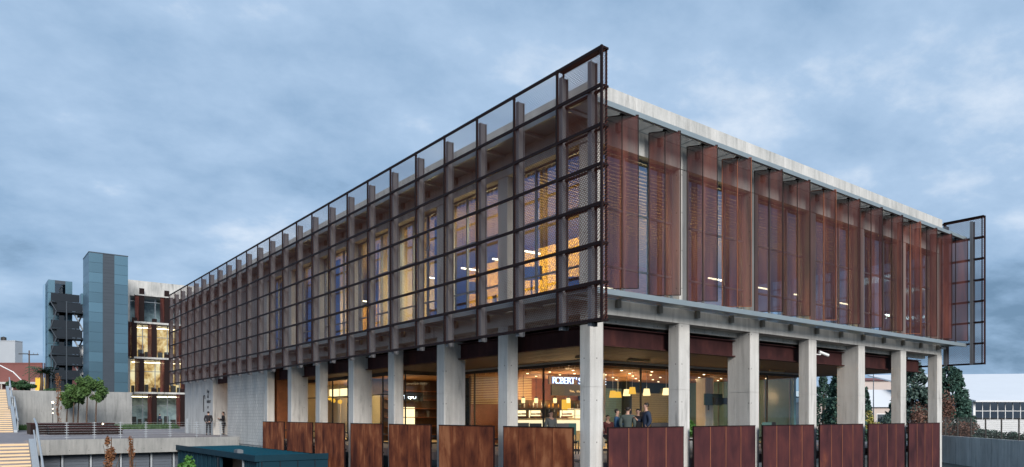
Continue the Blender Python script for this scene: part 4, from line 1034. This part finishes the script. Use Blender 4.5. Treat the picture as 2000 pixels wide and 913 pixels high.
for x in (-1.8, -1.0, 0.8, 1.5): MB().tube([(x, 0, 8.6), (x, 0, 8.9)], 0.05, 6).build('insulator', M['frame'], up)
# grass bank at far left with a pale rail
hb = MB(); nn = 16
for i in range(nn+1):
    for j in range(nn+1):
        X = -34+26*i/nn; Y = 88+22*j/nn; r = max(0, 1-((X+27)/12)**2)*max(0, 1-((Y-100)/11)**2); hb.v.append((X, Y, 3.95+3.2*r))
for i in range(nn):
    for j in range(nn): a = i*(nn+1)+j; hb.f.append((a, a+nn+1, a+nn+2, a+1)); hb.mi.append(0)
smooth(hb.build('grass_bank', M['grass'], kind='structure'))
br_ = thing('bank_rail', 'pale curved rail running down the grass bank at the far left', 'rail', (*view(10, 88), 4.0), -R(37.7))
MB().tube([(-3, 0, 4.3), (-0.6, 0, 3.6), (1.0, 0, 2.8), (2.0, 0, 1.8)], 0.07, 8).build('rail', M['white'], br_)

# ------------------------------------------------------------------ far right: wall, fence, warehouse
A_, B_ = Vector((66.5, 17.0)), Vector((38.0, -8.2))
dv = (B_-A_); LN = dv.length; ang = math.atan2(dv.y, dv.x)
gw = thing('boundary_wall', 'tall grey concrete boundary wall of cast panels at the right edge', 'wall', (A_.x, A_.y, -3.3), ang)
xx = 0; k = 0
while xx < LN:
    w = random.choice((1.1, 1.5, 1.9)); pr = random.uniform(0, 0.03)
    zsp = random.choice((0.9, 1.3, 1.7)) if k % 3 == 2 else None
    if zsp:
        MB().box(xx+0.015, xx+w-0.015, -0.3, 0.05-pr+0.0, 0, zsp-0.01).build('concrete_panel', M['conc_dark'], gw)
        MB().box(xx+0.015, xx+w-0.015, -0.3, 0.05-pr+0.01, zsp+0.01, 2.7).build('concrete_panel', M['conc_dark'], gw)
    else: MB().box(xx+0.015, xx+w-0.015, -0.3, 0.05-pr, 0, 2.7).build('concrete_panel', M['conc_dark'], gw)
    xx += w; k += 1
MB().box(0, LN, -0.28, 0.0, 0, 2.68).build('core', M['conc_dark'], gw)
fe = thing('wire_fence', 'dark post and wire mesh fence on top of the grey boundary wall', 'fence', (A_.x, A_.y, -0.6), ang)
k = 0; px_ = 0.3
while px_ < LN: MB().box(px_-0.04, px_+0.04, -0.15, -0.05, 0, 1.8).build('post', M['darkframe'], fe); px_ += 2.9
b = MB()
for k in range(11): b.box(0, LN, -0.105, -0.095, 0.08+0.17*k, 0.09+0.17*k)
xx = 0
while xx < LN: b.box(xx, xx+0.012, -0.106, -0.094, 0.05, 1.85); xx += 0.16
b.build('wire_mesh', M['darkframe'], fe)

wh = thing('warehouse', 'long white-roofed warehouse with a band of gridded dark windows', 'warehouse', (*view(1902, 92), 0), -R(37.7)+R(3))
MB().box(0, 40, 0.02, 22, -3.3, 0.9).build('lower_wall', M['white'], wh)
MB().box(-5, -0.3, 0.3, 22, -3.3, 0.9).build('side_wing', M['white'], wh)
MB().add([(-0.6, -1.2, 3.35), (41, -1.2, 3.35), (41, 15, 8.0), (-5.6, 15, 7.5), (-0.6, -1.2, 3.15), (41, -1.2, 3.15), (41, 15, 7.8), (-5.6, 15, 7.3)], [(0,1,2,3), (7,6,5,4), (0,4,5,1), (0,3,7,4)]).build('roof', M['roofwhite'], wh)
rb = MB()
for k in range(36):
    xa = -0.5+1.15*k; rb.beam((xa, -1.2, 3.37), (xa-(4.6 if k == 0 else 4.6*(1-k/36)*0.9), 15, 8.0), 0.05, 0.05)
MB().box(-4.5, 40, 3.0, 21, 0.9, 3.3).build('inside_wall', M['black'], wh)
MB().box(-0.15, 0.15, -0.1, 0.2, -3.3, 3.14).build('pillar', M['white'], wh)
for k in range(12):
    x = 0.2+1.02*k; f = MB().box(x+0.94, x+1.02, 0.0, 0.1, 0.92, 3.13).box(x, x+0.939, 0.005, 0.09, 1.98, 2.05).build('window', M['white'], wh)
    for z0, z1 in ((0.92, 1.98), (2.05, 3.13)): MB().box(x, x+0.939, 0.04, 0.05, z0, z1).build('pane', M['glass_dark'], f)
for k in range(2): MB().box(-1.8-1.2*k, -0.8-1.2*k, 0.5, 0.55, 0.95, 3.1).build('window', M['glass_dark'], wh)

house(1612, 95, 5.5, 8, -1.0, 4.2, M['pinkwall'], M['roofwhite'], 'pale pink house with a white roof between the fifth and sixth bays', 'small_house', 1.6, 0)
house(1722, 100, 9, 8, -1.0, 3.6, M['pinkwall'], M['roofwhite'], 'pale house with a white sheet roof behind the yellow bushes', 'small_house', 2.6, 3)
t = house(1722, 118, 9, 6, -1.0, 8.2, M['pinkwall'], M['redbrown'], 'house with a red tiled ridge just above the white roof', 'small_house', 0.6, 0)
lp = thing('street_lamp', 'thin tall lamp post seen between the right-hand columns', 'lamp post', (*view(1706, 90), -1))
MB().tube([(0, 0, 0), (0, 0, 8.3)], [0.09, 0.05], 8).build('pole', M['frame'], lp); MB().box(-0.2, 0.2, -0.12, 0.12, 8.3, 8.5).build('lamp_head', M['frame'], lp)

# ------------------------------------------------------------------ vegetation
def leaf_cloud(n, sampler, size, droop=0.0, aspect=1.6):
    b = MB()
    for _ in range(n):
        p = sampler(); s = size*random.uniform(0.6, 1.3)
        d = Vector((random.gauss(0, 1), random.gauss(0, 1), random.gauss(0, 0.8)-droop)).normalized(); q = d.cross(Vector((random.gauss(0, 1), random.gauss(0, 1), random.gauss(0, 1)))).normalized()
        a = p+d*s*aspect/2; c = p-d*s*aspect/2
        b.add([a, p+q*s/2, c, p-q*s/2], [(0, 1, 2, 3)])
    return b
def blob_sampler(blobs, shell=0.55):
    def f():
        c, r = random.choice(blobs); 
        while True:
            v = Vector((random.uniform(-1, 1), random.uniform(-1, 1), random.uniform(-1, 1)))
            if shell < v.length < 1: break
        return Vector(c)+Vector((v.x*r[0], v.y*r[1], v.z*r[2]))
    return f
def trunk(h, r, forks, lean=0.1):
    b = MB(); pts = [Vector((lean*math.sin(2.3*k/6)*k/6, lean*0.6*math.sin(4*k/6), h*k/6)) for k in range(7)]
    b.tube(pts, [r*(1-0.11*k) for k in range(7)], 8)
    for (a, ln, z, zz) in forks: b.tube([Vector((0, 0, z))+Vector((lean*z/h*.5, 0, 0)), Vector((math.cos(a)*ln*.5, math.sin(a)*ln*.5, z+(zz-z)*.4)), Vector((math.cos(a)*ln, math.sin(a)*ln, zz))], [r*.5, r*.35, r*.15], 6)
    return b
def umbrella_pine(px, D, top, cw, label, seed):
    random.seed(seed); x, y = view(px, D); h = top
    t = thing('young_pine_tree', label, 'tree', (x, y, 0), 0, 'young pines on the plaza')
    fk = [(k*1.3+seed, cw*0.5, h*0.62, h*0.8) for k in range(5)]
    smooth(trunk(h*0.9, 0.09, fk).build('trunk', M['bark'], t))
    bl = [((random.uniform(-.55, .55)*cw, random.uniform(-.55, .55)*cw, h*0.80+random.uniform(-0.16, 0.14)*h), (cw*random.uniform(.16, .42),)*2+(h*random.uniform(.05, .13),)) for _ in range(18)]
    leaf_cloud(2300, blob_sampler(bl, 0.1), 0.15).build('crown', M['leaf_pine'], t)
for px, D, top, cw, lb, sd_ in ((130, 78/1.06, 3.9, 0.75, 'leftmost young pine with a small crown before the concrete wall', 1), (143, 70, 4.6, 1.0, 'second young pine from the left before the concrete wall', 2),
                               (152, 72, 4.3, 0.9, 'short middle young pine before the concrete wall', 3), (169, 70, 5.2, 1.15, 'tallest young pine in the middle of the group', 4), (187, 70, 4.9, 1.2, 'rightmost young pine with twin stems before the concrete wall', 5)):
    umbrella_pine(px, D, top, cw, lb, sd_)
def sapling(px, D, z0, top, cw, mat, n, label, name='sapling', leaf=0.09, low=0.15, grp=None):
    x, y = view(px, D); t = thing(name, label, 'tree', (x, y, z0), 0, grp); h = top-z0
    fk = [(k*2.1, cw*0.8, h*(low+0.08*k), h*(low+0.1*k+0.22)) for k in range(8) if low+0.1*k+.22 < 1]
    smooth(trunk(h, 0.05, fk, 0.06).build('trunk', M['bark'], t))
    bl = []
    for k in range(26):
        q = low+(1-low)*random.random()**1.1; rr = cw*(0.9 if q < 0.75 else 0.55); a = random.uniform(0, 6.283); o_ = rr*random.random()
        bl.append(((math.cos(a)*o_, math.sin(a)*o_, h*q), (cw*random.uniform(.18, .42),)*2+(h*random.uniform(.03, .07),)))
    smp = blob_sampler(bl, 0.1)
    leaf_cloud(n, smp, leaf).build('crown', mat, t); return t
sapling(113, 66, 0, 5.3, 0.35, M['leaf_brown'], 500, 'thin bare sapling with a warm light at its side', leaf=0.08)
x, y = view(103, 66); t = thing('garden_light', 'warm lamp glowing among the twigs of the bare sapling', 'lamp', (x, y, 0), 0, 'garden lights on the plaza')
for z, r in ((2.55, 0.10), (2.0, 0.05), (1.6, 0.05)): smooth(MB().lathe((0, 0, z), [(0.001, 0), (r*.8, r*.4), (r, r), (r*.6, r*1.7), (0.001, r*2)], 10).build('globe', M['lamp'], t))
MB().tube([(0, 0, 0), (0, 0, 2.6)], 0.03, 6).build('stem', M['black'], t)
sapling(215, 30, -3.3, 0.50, 0.50, M['leaf_brown'], 4200, 'brown-leaved narrow young tree in front of the plaza wall', 'brown_tree', 0.06, 0.3)
sapling(257, 31, -3.3, 0.45, 0.22, M['leaf_brown'], 700, 'sparse thin sapling right of the brown-leaved tree', leaf=0.05, low=0.5)
def shrub(px, D, z0, w, h, mat, n, label, leaf=0.1, grp='shrubs', name='shrub'):
    x, y = view(px, D); t = thing(name, label, 'shrub', (x, y, z0), 0, grp)
    smooth(MB().tube([(0, 0, 0), (0.05, 0, h*.5)], [0.06, 0.03], 6).tube([(0, 0, .1), (w*.4, 0.1, h*.6)], [0.04, 0.02], 6).tube([(0, 0, .1), (-w*.4, -0.1, h*.6)], [0.04, 0.02], 6).build('stem', M['bark'], t))
    bl = [((random.uniform(-.6, .6)*w, random.uniform(-.6, .6)*w, h*random.uniform(.35, .85)), (w*.35, w*.35, h*.2)) for _ in range(9)]
    leaf_cloud(n, blob_sampler(bl, 0.2), leaf).build('foliage', mat, t)
random.seed(21)
shrub(352, 24, -3.3, 0.55, 3.15, M['leaf_grn'], 2600, 'small bright green bush at the bottom edge before the kiosk')
shrub(380, 24, -3.3, 0.6, 3.32, M['leaf_grn'], 3000, 'larger bright green bush at the bottom edge before the kiosk')
# hedge along the retaining wall: grass-like planting
def hs(): return Vector((random.uniform(-11, 4.2), random.uniform(68.2, 72.8), 0))
b = MB()
for _ in range(9000):
    p = hs(); h = random.uniform(0.25, 0.62); d = Vector((random.gauss(0, .09), random.gauss(0, .09), h)); w = Vector((random.uniform(-.04, .04), 0.02, 0))
    b.add([p-w, p+w, p+d], [(0, 1, 2)])
b.build('grass', M['grass'], kind='stuff')
# palms
def palm(px, D, z0, h, n, label, seed, s=1.0):
    random.seed(seed); x, y = view(px, D); t = thing('palm_tree', label, 'palm', (x, y, z0), 0, 'palms beside the stair tower')
    smooth(MB().tube([(0, 0, 0), (0.1, 0, h*.5), (0.05, 0, h)], [0.22, 0.17, 0.16], 8).build('trunk', M['bark'], t))
    for k in range(n):
        a = 6.283*k/n+random.uniform(-.15, .15); up_ = random.uniform(-0.2, 1.1); ln = s*random.uniform(1.1, 1.6); b = MB()
        for q in range(9):
            f0 = q/9; r0 = ln*f0; z0_ = up_*ln*f0-0.75*ln*f0*f0
            c = Vector((math.cos(a)*r0, math.sin(a)*r0, h+z0_))
            for sgn in (-1, 1):
                side = Vector((-math.sin(a), math.cos(a), -0.35))*sgn; tip = c+side*0.42*s*(1-0.5*f0)+Vector((math.cos(a), math.sin(a), -0.2))*0.25*s
                b.add([c, c+Vector((math.cos(a), math.sin(a), 0))*0.14*s, tip], [(0, 1, 2)])
        b.build('frond', M['leaf_palm'], t)
palm(80, 84, 4.0, 2.6, 22, 'left palm in front of the yellow floodlit wall', 3, 1.15); palm(91, 86, 4.0, 2.7, 22, 'right palm close against the stair tower', 5, 1.15)
for k, (px, D, w, h, m_, lb) in enumerate(((52, 82, 1.2, 1.0, 'leaf_palm', 'low dark bush behind the wall under the utility pole'), (180, 84, 1.4, 3.4, 'leaf_con', 'dark green bush between the blue towers'), (35, 84, 1.3, 1.7, 'leaf_palm', 'dark bush on the wall top at the far left'), (110, 84, 1.6, 0.6, 'leaf_palm', 'low hedge bush at the foot of the stair tower'))):
    random.seed(40+k); shrub(px, D, 4.0, w, h, M[m_], 2200, lb, 0.16)
# conifers at the right
def conifer(px, D, z0, top, w, mat, n, label, seed, leaf=0.20, rnd=0.5):
    random.seed(seed); x, y = view(px, D); h = top-z0; t = thing('conifer_tree', label, 'tree', (x, y, z0), 0, 'conifers beyond the boundary wall')
    smooth(MB().tube([(0, 0, 0), (0.05, 0, h*.5), (0, 0, h*.96)], [0.28, 0.16, 0.03], 8).build('trunk', M['bark'], t))
    lobes = [(random.uniform(0, 6.283), random.uniform(0.04, 0.92)) for _ in range(150)]
    def smp():
        a, q = random.choice(lobes); prof = w*((1-q)**rnd)*(0.55+0.45*min(1, q*5))
        a += random.gauss(0, 0.16); r = prof*(0.35+0.7*random.random()**0.6)
        return Vector((math.cos(a)*r, math.sin(a)*r, h*(q+random.gauss(0, 0.018))-r*0.15))
    leaf_cloud(n, smp, leaf, 0.5).build('crown', mat, t)
conifer(1853, 80, -2.5, 7.6, 3.3, M['leaf_con'], 14000, 'big rounded blue-green conifer right of the last column', 11, 0.2, 0.55)
conifer(1782, 82, -2.5, 8.3, 3.5, M['leaf_con2'], 12000, 'tall conifer seen between the last two columns', 12, 0.22, 0.6)
conifer(1648, 70, -2.5, 7.2, 2.6, M['leaf_con'], 11000, 'dense dark conifer beside the fifth column of the right front', 13, 0.18, 0.6)
conifer(1608, 84, -2.5, 6.9, 2.4, M['leaf_con'], 4000, 'open cedar with a spiky top over the pink house', 14, 0.2, 0.9)
conifer(1688, 78, -2.5, 4.9, 1.3, M['leaf_con'], 4500, 'small dark conifer just right of a column', 15, 0.18, 0.6)
for k, (px, D, w, h, m_, lb) in enumerate(((1700, 72, 1.6, 4.6, 'leaf_yel', 'yellow-green autumn bush between the columns'), (1732, 74, 1.5, 4.2, 'leaf_con2', 'grey-green straggly bush beside the yellow one'),
        (1795, 72, 1.8, 5.4, 'leaf_red', 'reddish bush in front of the tall conifer'), (1842, 74, 1.5, 6.6, 'leaf_red', 'tall reddish shrub against the last column'), (1858, 76, 2.0, 3.7, 'leaf_con2', 'low grey-green bush behind the wire fence'),
        (1890, 73, 2.0, 3.4, 'leaf_red', 'low red-brown shrub behind the wire fence'), (1925, 70, 1.7, 2.6, 'leaf_con2', 'low leafy plant in front of the warehouse wall'), (1962, 64, 1.1, 2.5, 'leaf_con2', 'thin grey-green climber on the wire fence'), (1998, 62, 1.5, 2.6, 'leaf_con', 'dark bush at the right edge of the photograph'), (1652, 66, 0.9, 3.6, 'leaf_red', 'bare reddish shrub under the dark conifer'))):
    random.seed(60+k); shrub(px, D, -2.5, w, h, M[m_], 1700, lb, 0.13, 'shrubs beyond the boundary wall')

# ------------------------------------------------------------------ people
def skin_obj(name, verts, edges, radii, mat, parent, sub=1, root=0):
    me = bpy.data.meshes.new(name); me.from_pydata(verts, edges, []); me.materials.append(mat)
    o = link(name, me, parent); m = o.modifiers.new('skin', 'SKIN'); m.use_smooth_shade = True
    lay = me.skin_vertices[0].data if me.skin_vertices else None
    if lay is None:
        bm = bmesh.new(); bm.from_mesh(me); bm.verts.layers.skin.verify(); bm.to_mesh(me); bm.free(); lay = me.skin_vertices[0].data
    for i, r in enumerate(radii): lay[i].radius = (r, r) if isinstance(r, (int, float)) else r
    for i in range(len(verts)): lay[i].use_root = (i == root)
    s = o.modifiers.new('sub', 'SUBSURF'); s.levels = sub; s.render_levels = sub
    return o
def person(px, D, z, h, face, jacket, trousers, label, pose='stand', hair='hair', armL=None, armR=None, extra_top=None):
    x, y = view(px, D); rz = -R(37.7)+face
    t = thing('person', label, 'person', (x, y, z), rz); s = h/1.78
    def V(a, b, c): return (a*s, b*s, c*s)
    hip = 0.93 if pose != 'sit' else 0.52
    dz = hip-0.93
    # local: x to the person's left.. front is -y
    aL = armL or [(0.20, 0.0, 1.42), (0.25, 0.02, 1.15), (0.20, -0.15, 0.98), (0.17, -0.24, 0.98)]
    aR = armR or [(-0.20, 0.0, 1.42), (-0.25, 0.02, 1.15), (-0.20, -0.15, 0.98), (-0.17, -0.24, 0.98)]
    if pose == 'sit':
        lL = [(0.09, 0, 0.88), (0.12, -0.42, 0.90), (0.12, -0.42, 0.48), (0.12, -0.44, 0.47), (0.12, -0.6, 0.45)]
    else:
        lL = [(0.09, 0, 0.88), (0.11, -0.02, 0.50), (0.12, 0.02, 0.10), (0.12, 0.0, 0.05), (0.13, -0.15, 0.04)]
    lR = [(-a, b+0.04, c) for a, b, c in lL]
    T = lambda p: V(p[0], p[1], p[2]+dz)
    core = [(0, 0, 0.93), (0, 0, 1.10), (0, -0.01, 1.28), (0, 0, 1.42), (0, 0, 1.50), (0, -0.015, 1.58), (0, -0.02, 1.66), (0, -0.015, 1.725)]
    rc = [(0.13, 0.10), (0.125, 0.095), (0.15, 0.11), (0.12, 0.08), 0.055, 0.062, 0.085, 0.06]
    vs = [T(p) for p in core]; ed = [(i, i+1) for i in range(7)]; rad = [(a[0]*s, a[1]*s) if isinstance(a, tuple) else a*s for a in rc]
    def chain(pts, rr, start):
        prev = start
        for p, r in zip(pts, rr):
            vs.append(T(p)); ed.append((prev, len(vs)-1)); rad.append(r*s); prev = len(vs)-1
        return prev
    for A in (aL, aR):
        w = chain(A, [0.055, 0.043, 0.030, 0.028], 3); hp = Vector(A[3]); fd = (Vector(A[3])-Vector(A[2])).normalized()
        sd_ = fd.cross(Vector((0, 0, 1))); sd_ = sd_.normalized() if sd_.length > 0.1 else Vector((0, 1, 0))
        for q in range(4):
            o_ = hp+sd_*(q-1.5)*0.021; l_ = (0.07, 0.085, 0.08, 0.062)[q]
            chain([o_+fd*0.03, o_+fd*(0.03+l_*.55)+Vector((0, 0, -.006)), o_+fd*(0.03+l_)+Vector((0, 0, -.02))], [0.010, 0.009, 0.007], w)
        chain([hp+sd_*0.04+fd*0.0, hp+sd_*0.055+fd*0.04], [0.011, 0.009], w)
    for Lg in (lL, lR): chain(Lg, [0.075, 0.05, 0.036, 0.04, 0.032], 0)
    skin_obj('body', vs, ed, rad, M['skin'], t)
    # jacket
    vs, ed, rad = [T(p) for p in [(0, 0, 0.86), (0, 0, 1.08), (0, -0.01, 1.28), (0, 0, 1.44), (0, 0, 1.50)]], [(0, 1), (1, 2), (2, 3), (3, 4)], [(0.165*s, 0.125*s), (0.16*s, 0.125*s), (0.18*s, 0.135*s), (0.15*s, 0.10*s), 0.07*s]
    for A in (aL, aR): chain(A[:3], [0.078, 0.062, 0.05], 3)
    skin_obj('jacket', vs, ed, rad, M[jacket], t)
    vs, ed, rad = [T((0, 0, 0.93))], [], [(0.14*s, 0.11*s)]
    for Lg in (lL, lR): chain(Lg[:3], [0.095, 0.07, 0.056], 0)
    skin_obj('trousers', vs, ed, rad, M[trousers], t)
    for Lg in (lL, lR):
        a, c = Vector(T(Lg[3])), Vector(T(Lg[4])); smooth(MB().tube([a+Vector((0, 0.05, 0)), (a+c)/2+Vector((0, 0, 0.01)), c], [0.05*s, 0.052*s, 0.035*s], 8).build('shoe', M['black'], t))
    # head details
    hc = Vector(T((0, -0.02, 1.66)))
    smooth(MB().lathe(hc+Vector((0, 0.034, -0.035*s)), [(0.06*s, 0), (0.080*s, 0.04*s), (0.084*s, 0.09*s), (0.055*s, 0.135*s), (0.001, 0.148*s)], 14).build('hair', M[hair], t))
    fc = MB()
    fc.add([hc+Vector(q)*s for q in ((0, -0.095, 0.02), (-0.016, -0.085, -0.03), (0.016, -0.085, -0.03), (0, -0.115, -0.025))], [(0, 1, 3), (0, 3, 2), (1, 2, 3)])
    fc.build('nose', M['skin'], t)
    for sgn in (-1, 1):
        MB().box(hc.x+sgn*0.032*s-0.011, hc.x+sgn*0.032*s+0.011, hc.y-0.088*s, hc.y-0.07*s, hc.z+0.0, hc.z+0.016*s).build('eye', M['black'], t)
        smooth(MB().lathe(hc+Vector((sgn*0.088*s, 0.01, -0.03*s)), [(0.001, 0), (0.016, 0.015), (0.018, 0.04), (0.001, 0.055)], 8).build('ear', M['skin'], t))
    MB().box(hc.x-0.022, hc.x+0.022, hc.y-0.086*s, hc.y-0.07*s, hc.z-0.058*s, hc.z-0.05*s).build('mouth', M['maroon'], t)
    return t
talk = [(0.20, 0.0, 1.42), (0.24, -0.03, 1.17), (0.14, -0.26, 1.20), (0.10, -0.33, 1.26)]
pocket = [(0.20, 0.0, 1.42), (0.26, 0.05, 1.16), (0.20, -0.06, 0.98), (0.18, -0.09, 0.93)]
mir = lambda A: [(-a, b, c) for a, b, c in A]
person(1205, 25.0, 0, 1.66, R(75), 'blue', 'jeans', 'man in a blue padded jacket at the left of the talking group', armL=talk)
person(1226, 24.4, 0, 1.74, R(160), 'green', 'jeans', 'person in a grey-green puffer jacket seen from behind in the group', armL=pocket, armR=mir(pocket))
person(1246, 25.6, 0, 1.68, R(-20), 'blackc', 'blackc', 'dark-clothed man half hidden behind the tallest man, hand raised', armR=mir([(0.20, 0, 1.42), (0.27, -0.08, 1.2), (0.22, -0.22, 1.42), (0.2, -0.25, 1.5)]))
person(1262, 24.2, 0, 1.88, R(-80), 'navy', 'navy', 'tallest man, bearded, in a dark navy coat, looking left', armL=pocket, armR=mir(talk))
person(1076, 28.2, 0.28, 1.74, R(30), 'grey', 'jeans', 'seated customer in a grey jumper in front of the glowing counter', 'sit')
person(1187, 28.0, 0.15, 1.70, R(20), 'maroon', 'jeans', 'seated customer just right of the corner column', 'sit')
up_arm = [(0.20, 0, 1.42), (0.27, -0.05, 1.55), (0.25, -0.12, 1.78), (0.25, -0.13, 1.86)]
person(407, 51.6, 0, 1.74, R(200), 'blackc', 'blackc', 'man in dark clothes raising an arm to the lettered wall', armR=mir(pocket), armL=pocket)
person(436, 52.6, 0, 1.72, R(-60), 'blackc', 'blackc', 'man in black standing in the doorway recess by the block wall', armL=talk, armR=mir(talk))
person(312, 86.0, 0, 1.66, R(150), 'navy', 'blackc', 'distant person in a dark coat standing before the lit campus building', armL=pocket)

# ------------------------------------------------------------------ chairs and tables on the terrace
def chair(x, y, rz, label, mat='seat_green', bar=1.0):
    t = thing('cafe_chair', label, 'chair', (x, y, 0), rz, 'chairs on the cafe terrace')
    MB().box(-0.22, 0.22, -0.22, 0.22, 0.45*bar, 0.49*bar).build('seat', M[mat], t)
    MB().box(-0.22, 0.22, 0.20, 0.24, 0.72, 1.14).build('backrest', M[mat], t)
    for a in (-0.2, 0.2):
        for b_ in (-0.2, 0.2): MB().box(a-0.015, a+0.015, b_-0.015, b_+0.015, 0, 0.45*bar if b_ < 0 else 0.72).build('leg', M['black'], t)
cl = ['dark cafe chair back left of the seated customer', 'dark cafe chair back between customer and corner column', 'green cafe chair back beside the corner column', 'dark chair back behind the left guard panel', 'chair back at the right of the talking group', 'second chair back at the right of the talking group', 'dark chair back behind the third right-hand guard panel', 'green chair back behind the third right-hand guard panel']
for k, (px, D) in enumerate(((1048, 26.0), (1097, 26.0), (1117, 26.3), (1020, 27.5), (1275, 28.3), (1292, 28.5), (1500, 31), (1492, 30))):
    x, y = view(px, D); chair(x, y, -R(37.7)+R(180+random.uniform(-25, 25)), cl[k], 'seat_green' if k in (2, 7) else 'black' if k != 4 else 'darkframe')
tl = ['round cafe table with a dark pedestal before the counter', 'round cafe table near the talking group', 'round cafe table behind the third right-hand panel']
for k, (px, D) in enumerate(((1066, 26.6), (1290, 29.6), (1520, 31.5))):
    x, y = view(px, D); t = thing('cafe_table', tl[k], 'table', (x, y, 0), 0, 'tables on the cafe terrace')
    MB().lathe((0, 0, 0.72), [(0.001, 0), (0.35, 0), (0.35, 0.03), (0.001, 0.03)], 20).build('table_top', M['wood_pale'], t); MB().tube([(0, 0, 0.02), (0, 0, 0.72)], 0.03).lathe((0, 0, 0), [(0.25, 0), (0.22, 0.02), (0.001, 0.03)], 16).build('pedestal', M['black'], t)
x, y = view(1347, 26.3)
pt = thing('potted_plant', 'pale green potted plant beside the second right-hand column', 'plant', (x, y, 0))
smooth(MB().lathe((0, 0, 0), [(0.001, 0), (0.15, 0), (0.2, 0.6), (0.17, 0.6), (0.001, 0.55)], 14).build('pot', M['conc_grey'], pt))
random.seed(5); leaf_cloud(500, blob_sampler([((0, 0, 0.95), (0.22, 0.22, 0.3))], 0.1), 0.07).build('leaves', M['leaf_grn'], pt)
# office chairs and furniture upstairs
for k, (x, y) in enumerate(((1.6, 11.9), (1.5, 15.9), (1.6, 18.2), (1.5, 7.2), (1.8, 2.6))):
    t = thing('office_chair', ['office chair upstairs behind the fourth window bay', 'office chair upstairs by the cream partition', 'office chair upstairs behind the fifth window bay', 'office chair upstairs behind the second window bay', 'office chair upstairs by the yellow wall at the corner'][k], 'chair', (x, y, 4.93), random.uniform(0, 6), 'office chairs upstairs')
    smooth(MB().box(-0.24, 0.24, -0.22, 0.24, 0.46, 0.54).build('seat', M['black'], t)); MB().box(-0.22, 0.22, 0.22, 0.27, 0.6, 1.15).build('backrest', M['black'], t)
    MB().tube([(0, 0, 0.08), (0, 0, 0.46)], 0.03).beam((-0.3, 0, 0.05), (0.3, 0, 0.05), 0.05).beam((0, -0.3, 0.09), (0, 0.3, 0.09), 0.05).build('base', M['black'], t)
for k, (x, y, z) in enumerate(((2.0, 5.2, 6.6), (2.1, 8.9, 6.5))):
    t = thing('monitor', ['black screen upstairs in front of the yellow wall', 'black screen upstairs in the third window bay'][k], 'monitor', (x, y, 4.93), R(-50))
    MB().box(-0.4, 0.4, 0, 0.05, 1.5, 2.0).build('display', M['black'], t); MB().box(-0.03, 0.03, 0.051, 0.1, 0, 1.6).build('stand', M['black'], t)
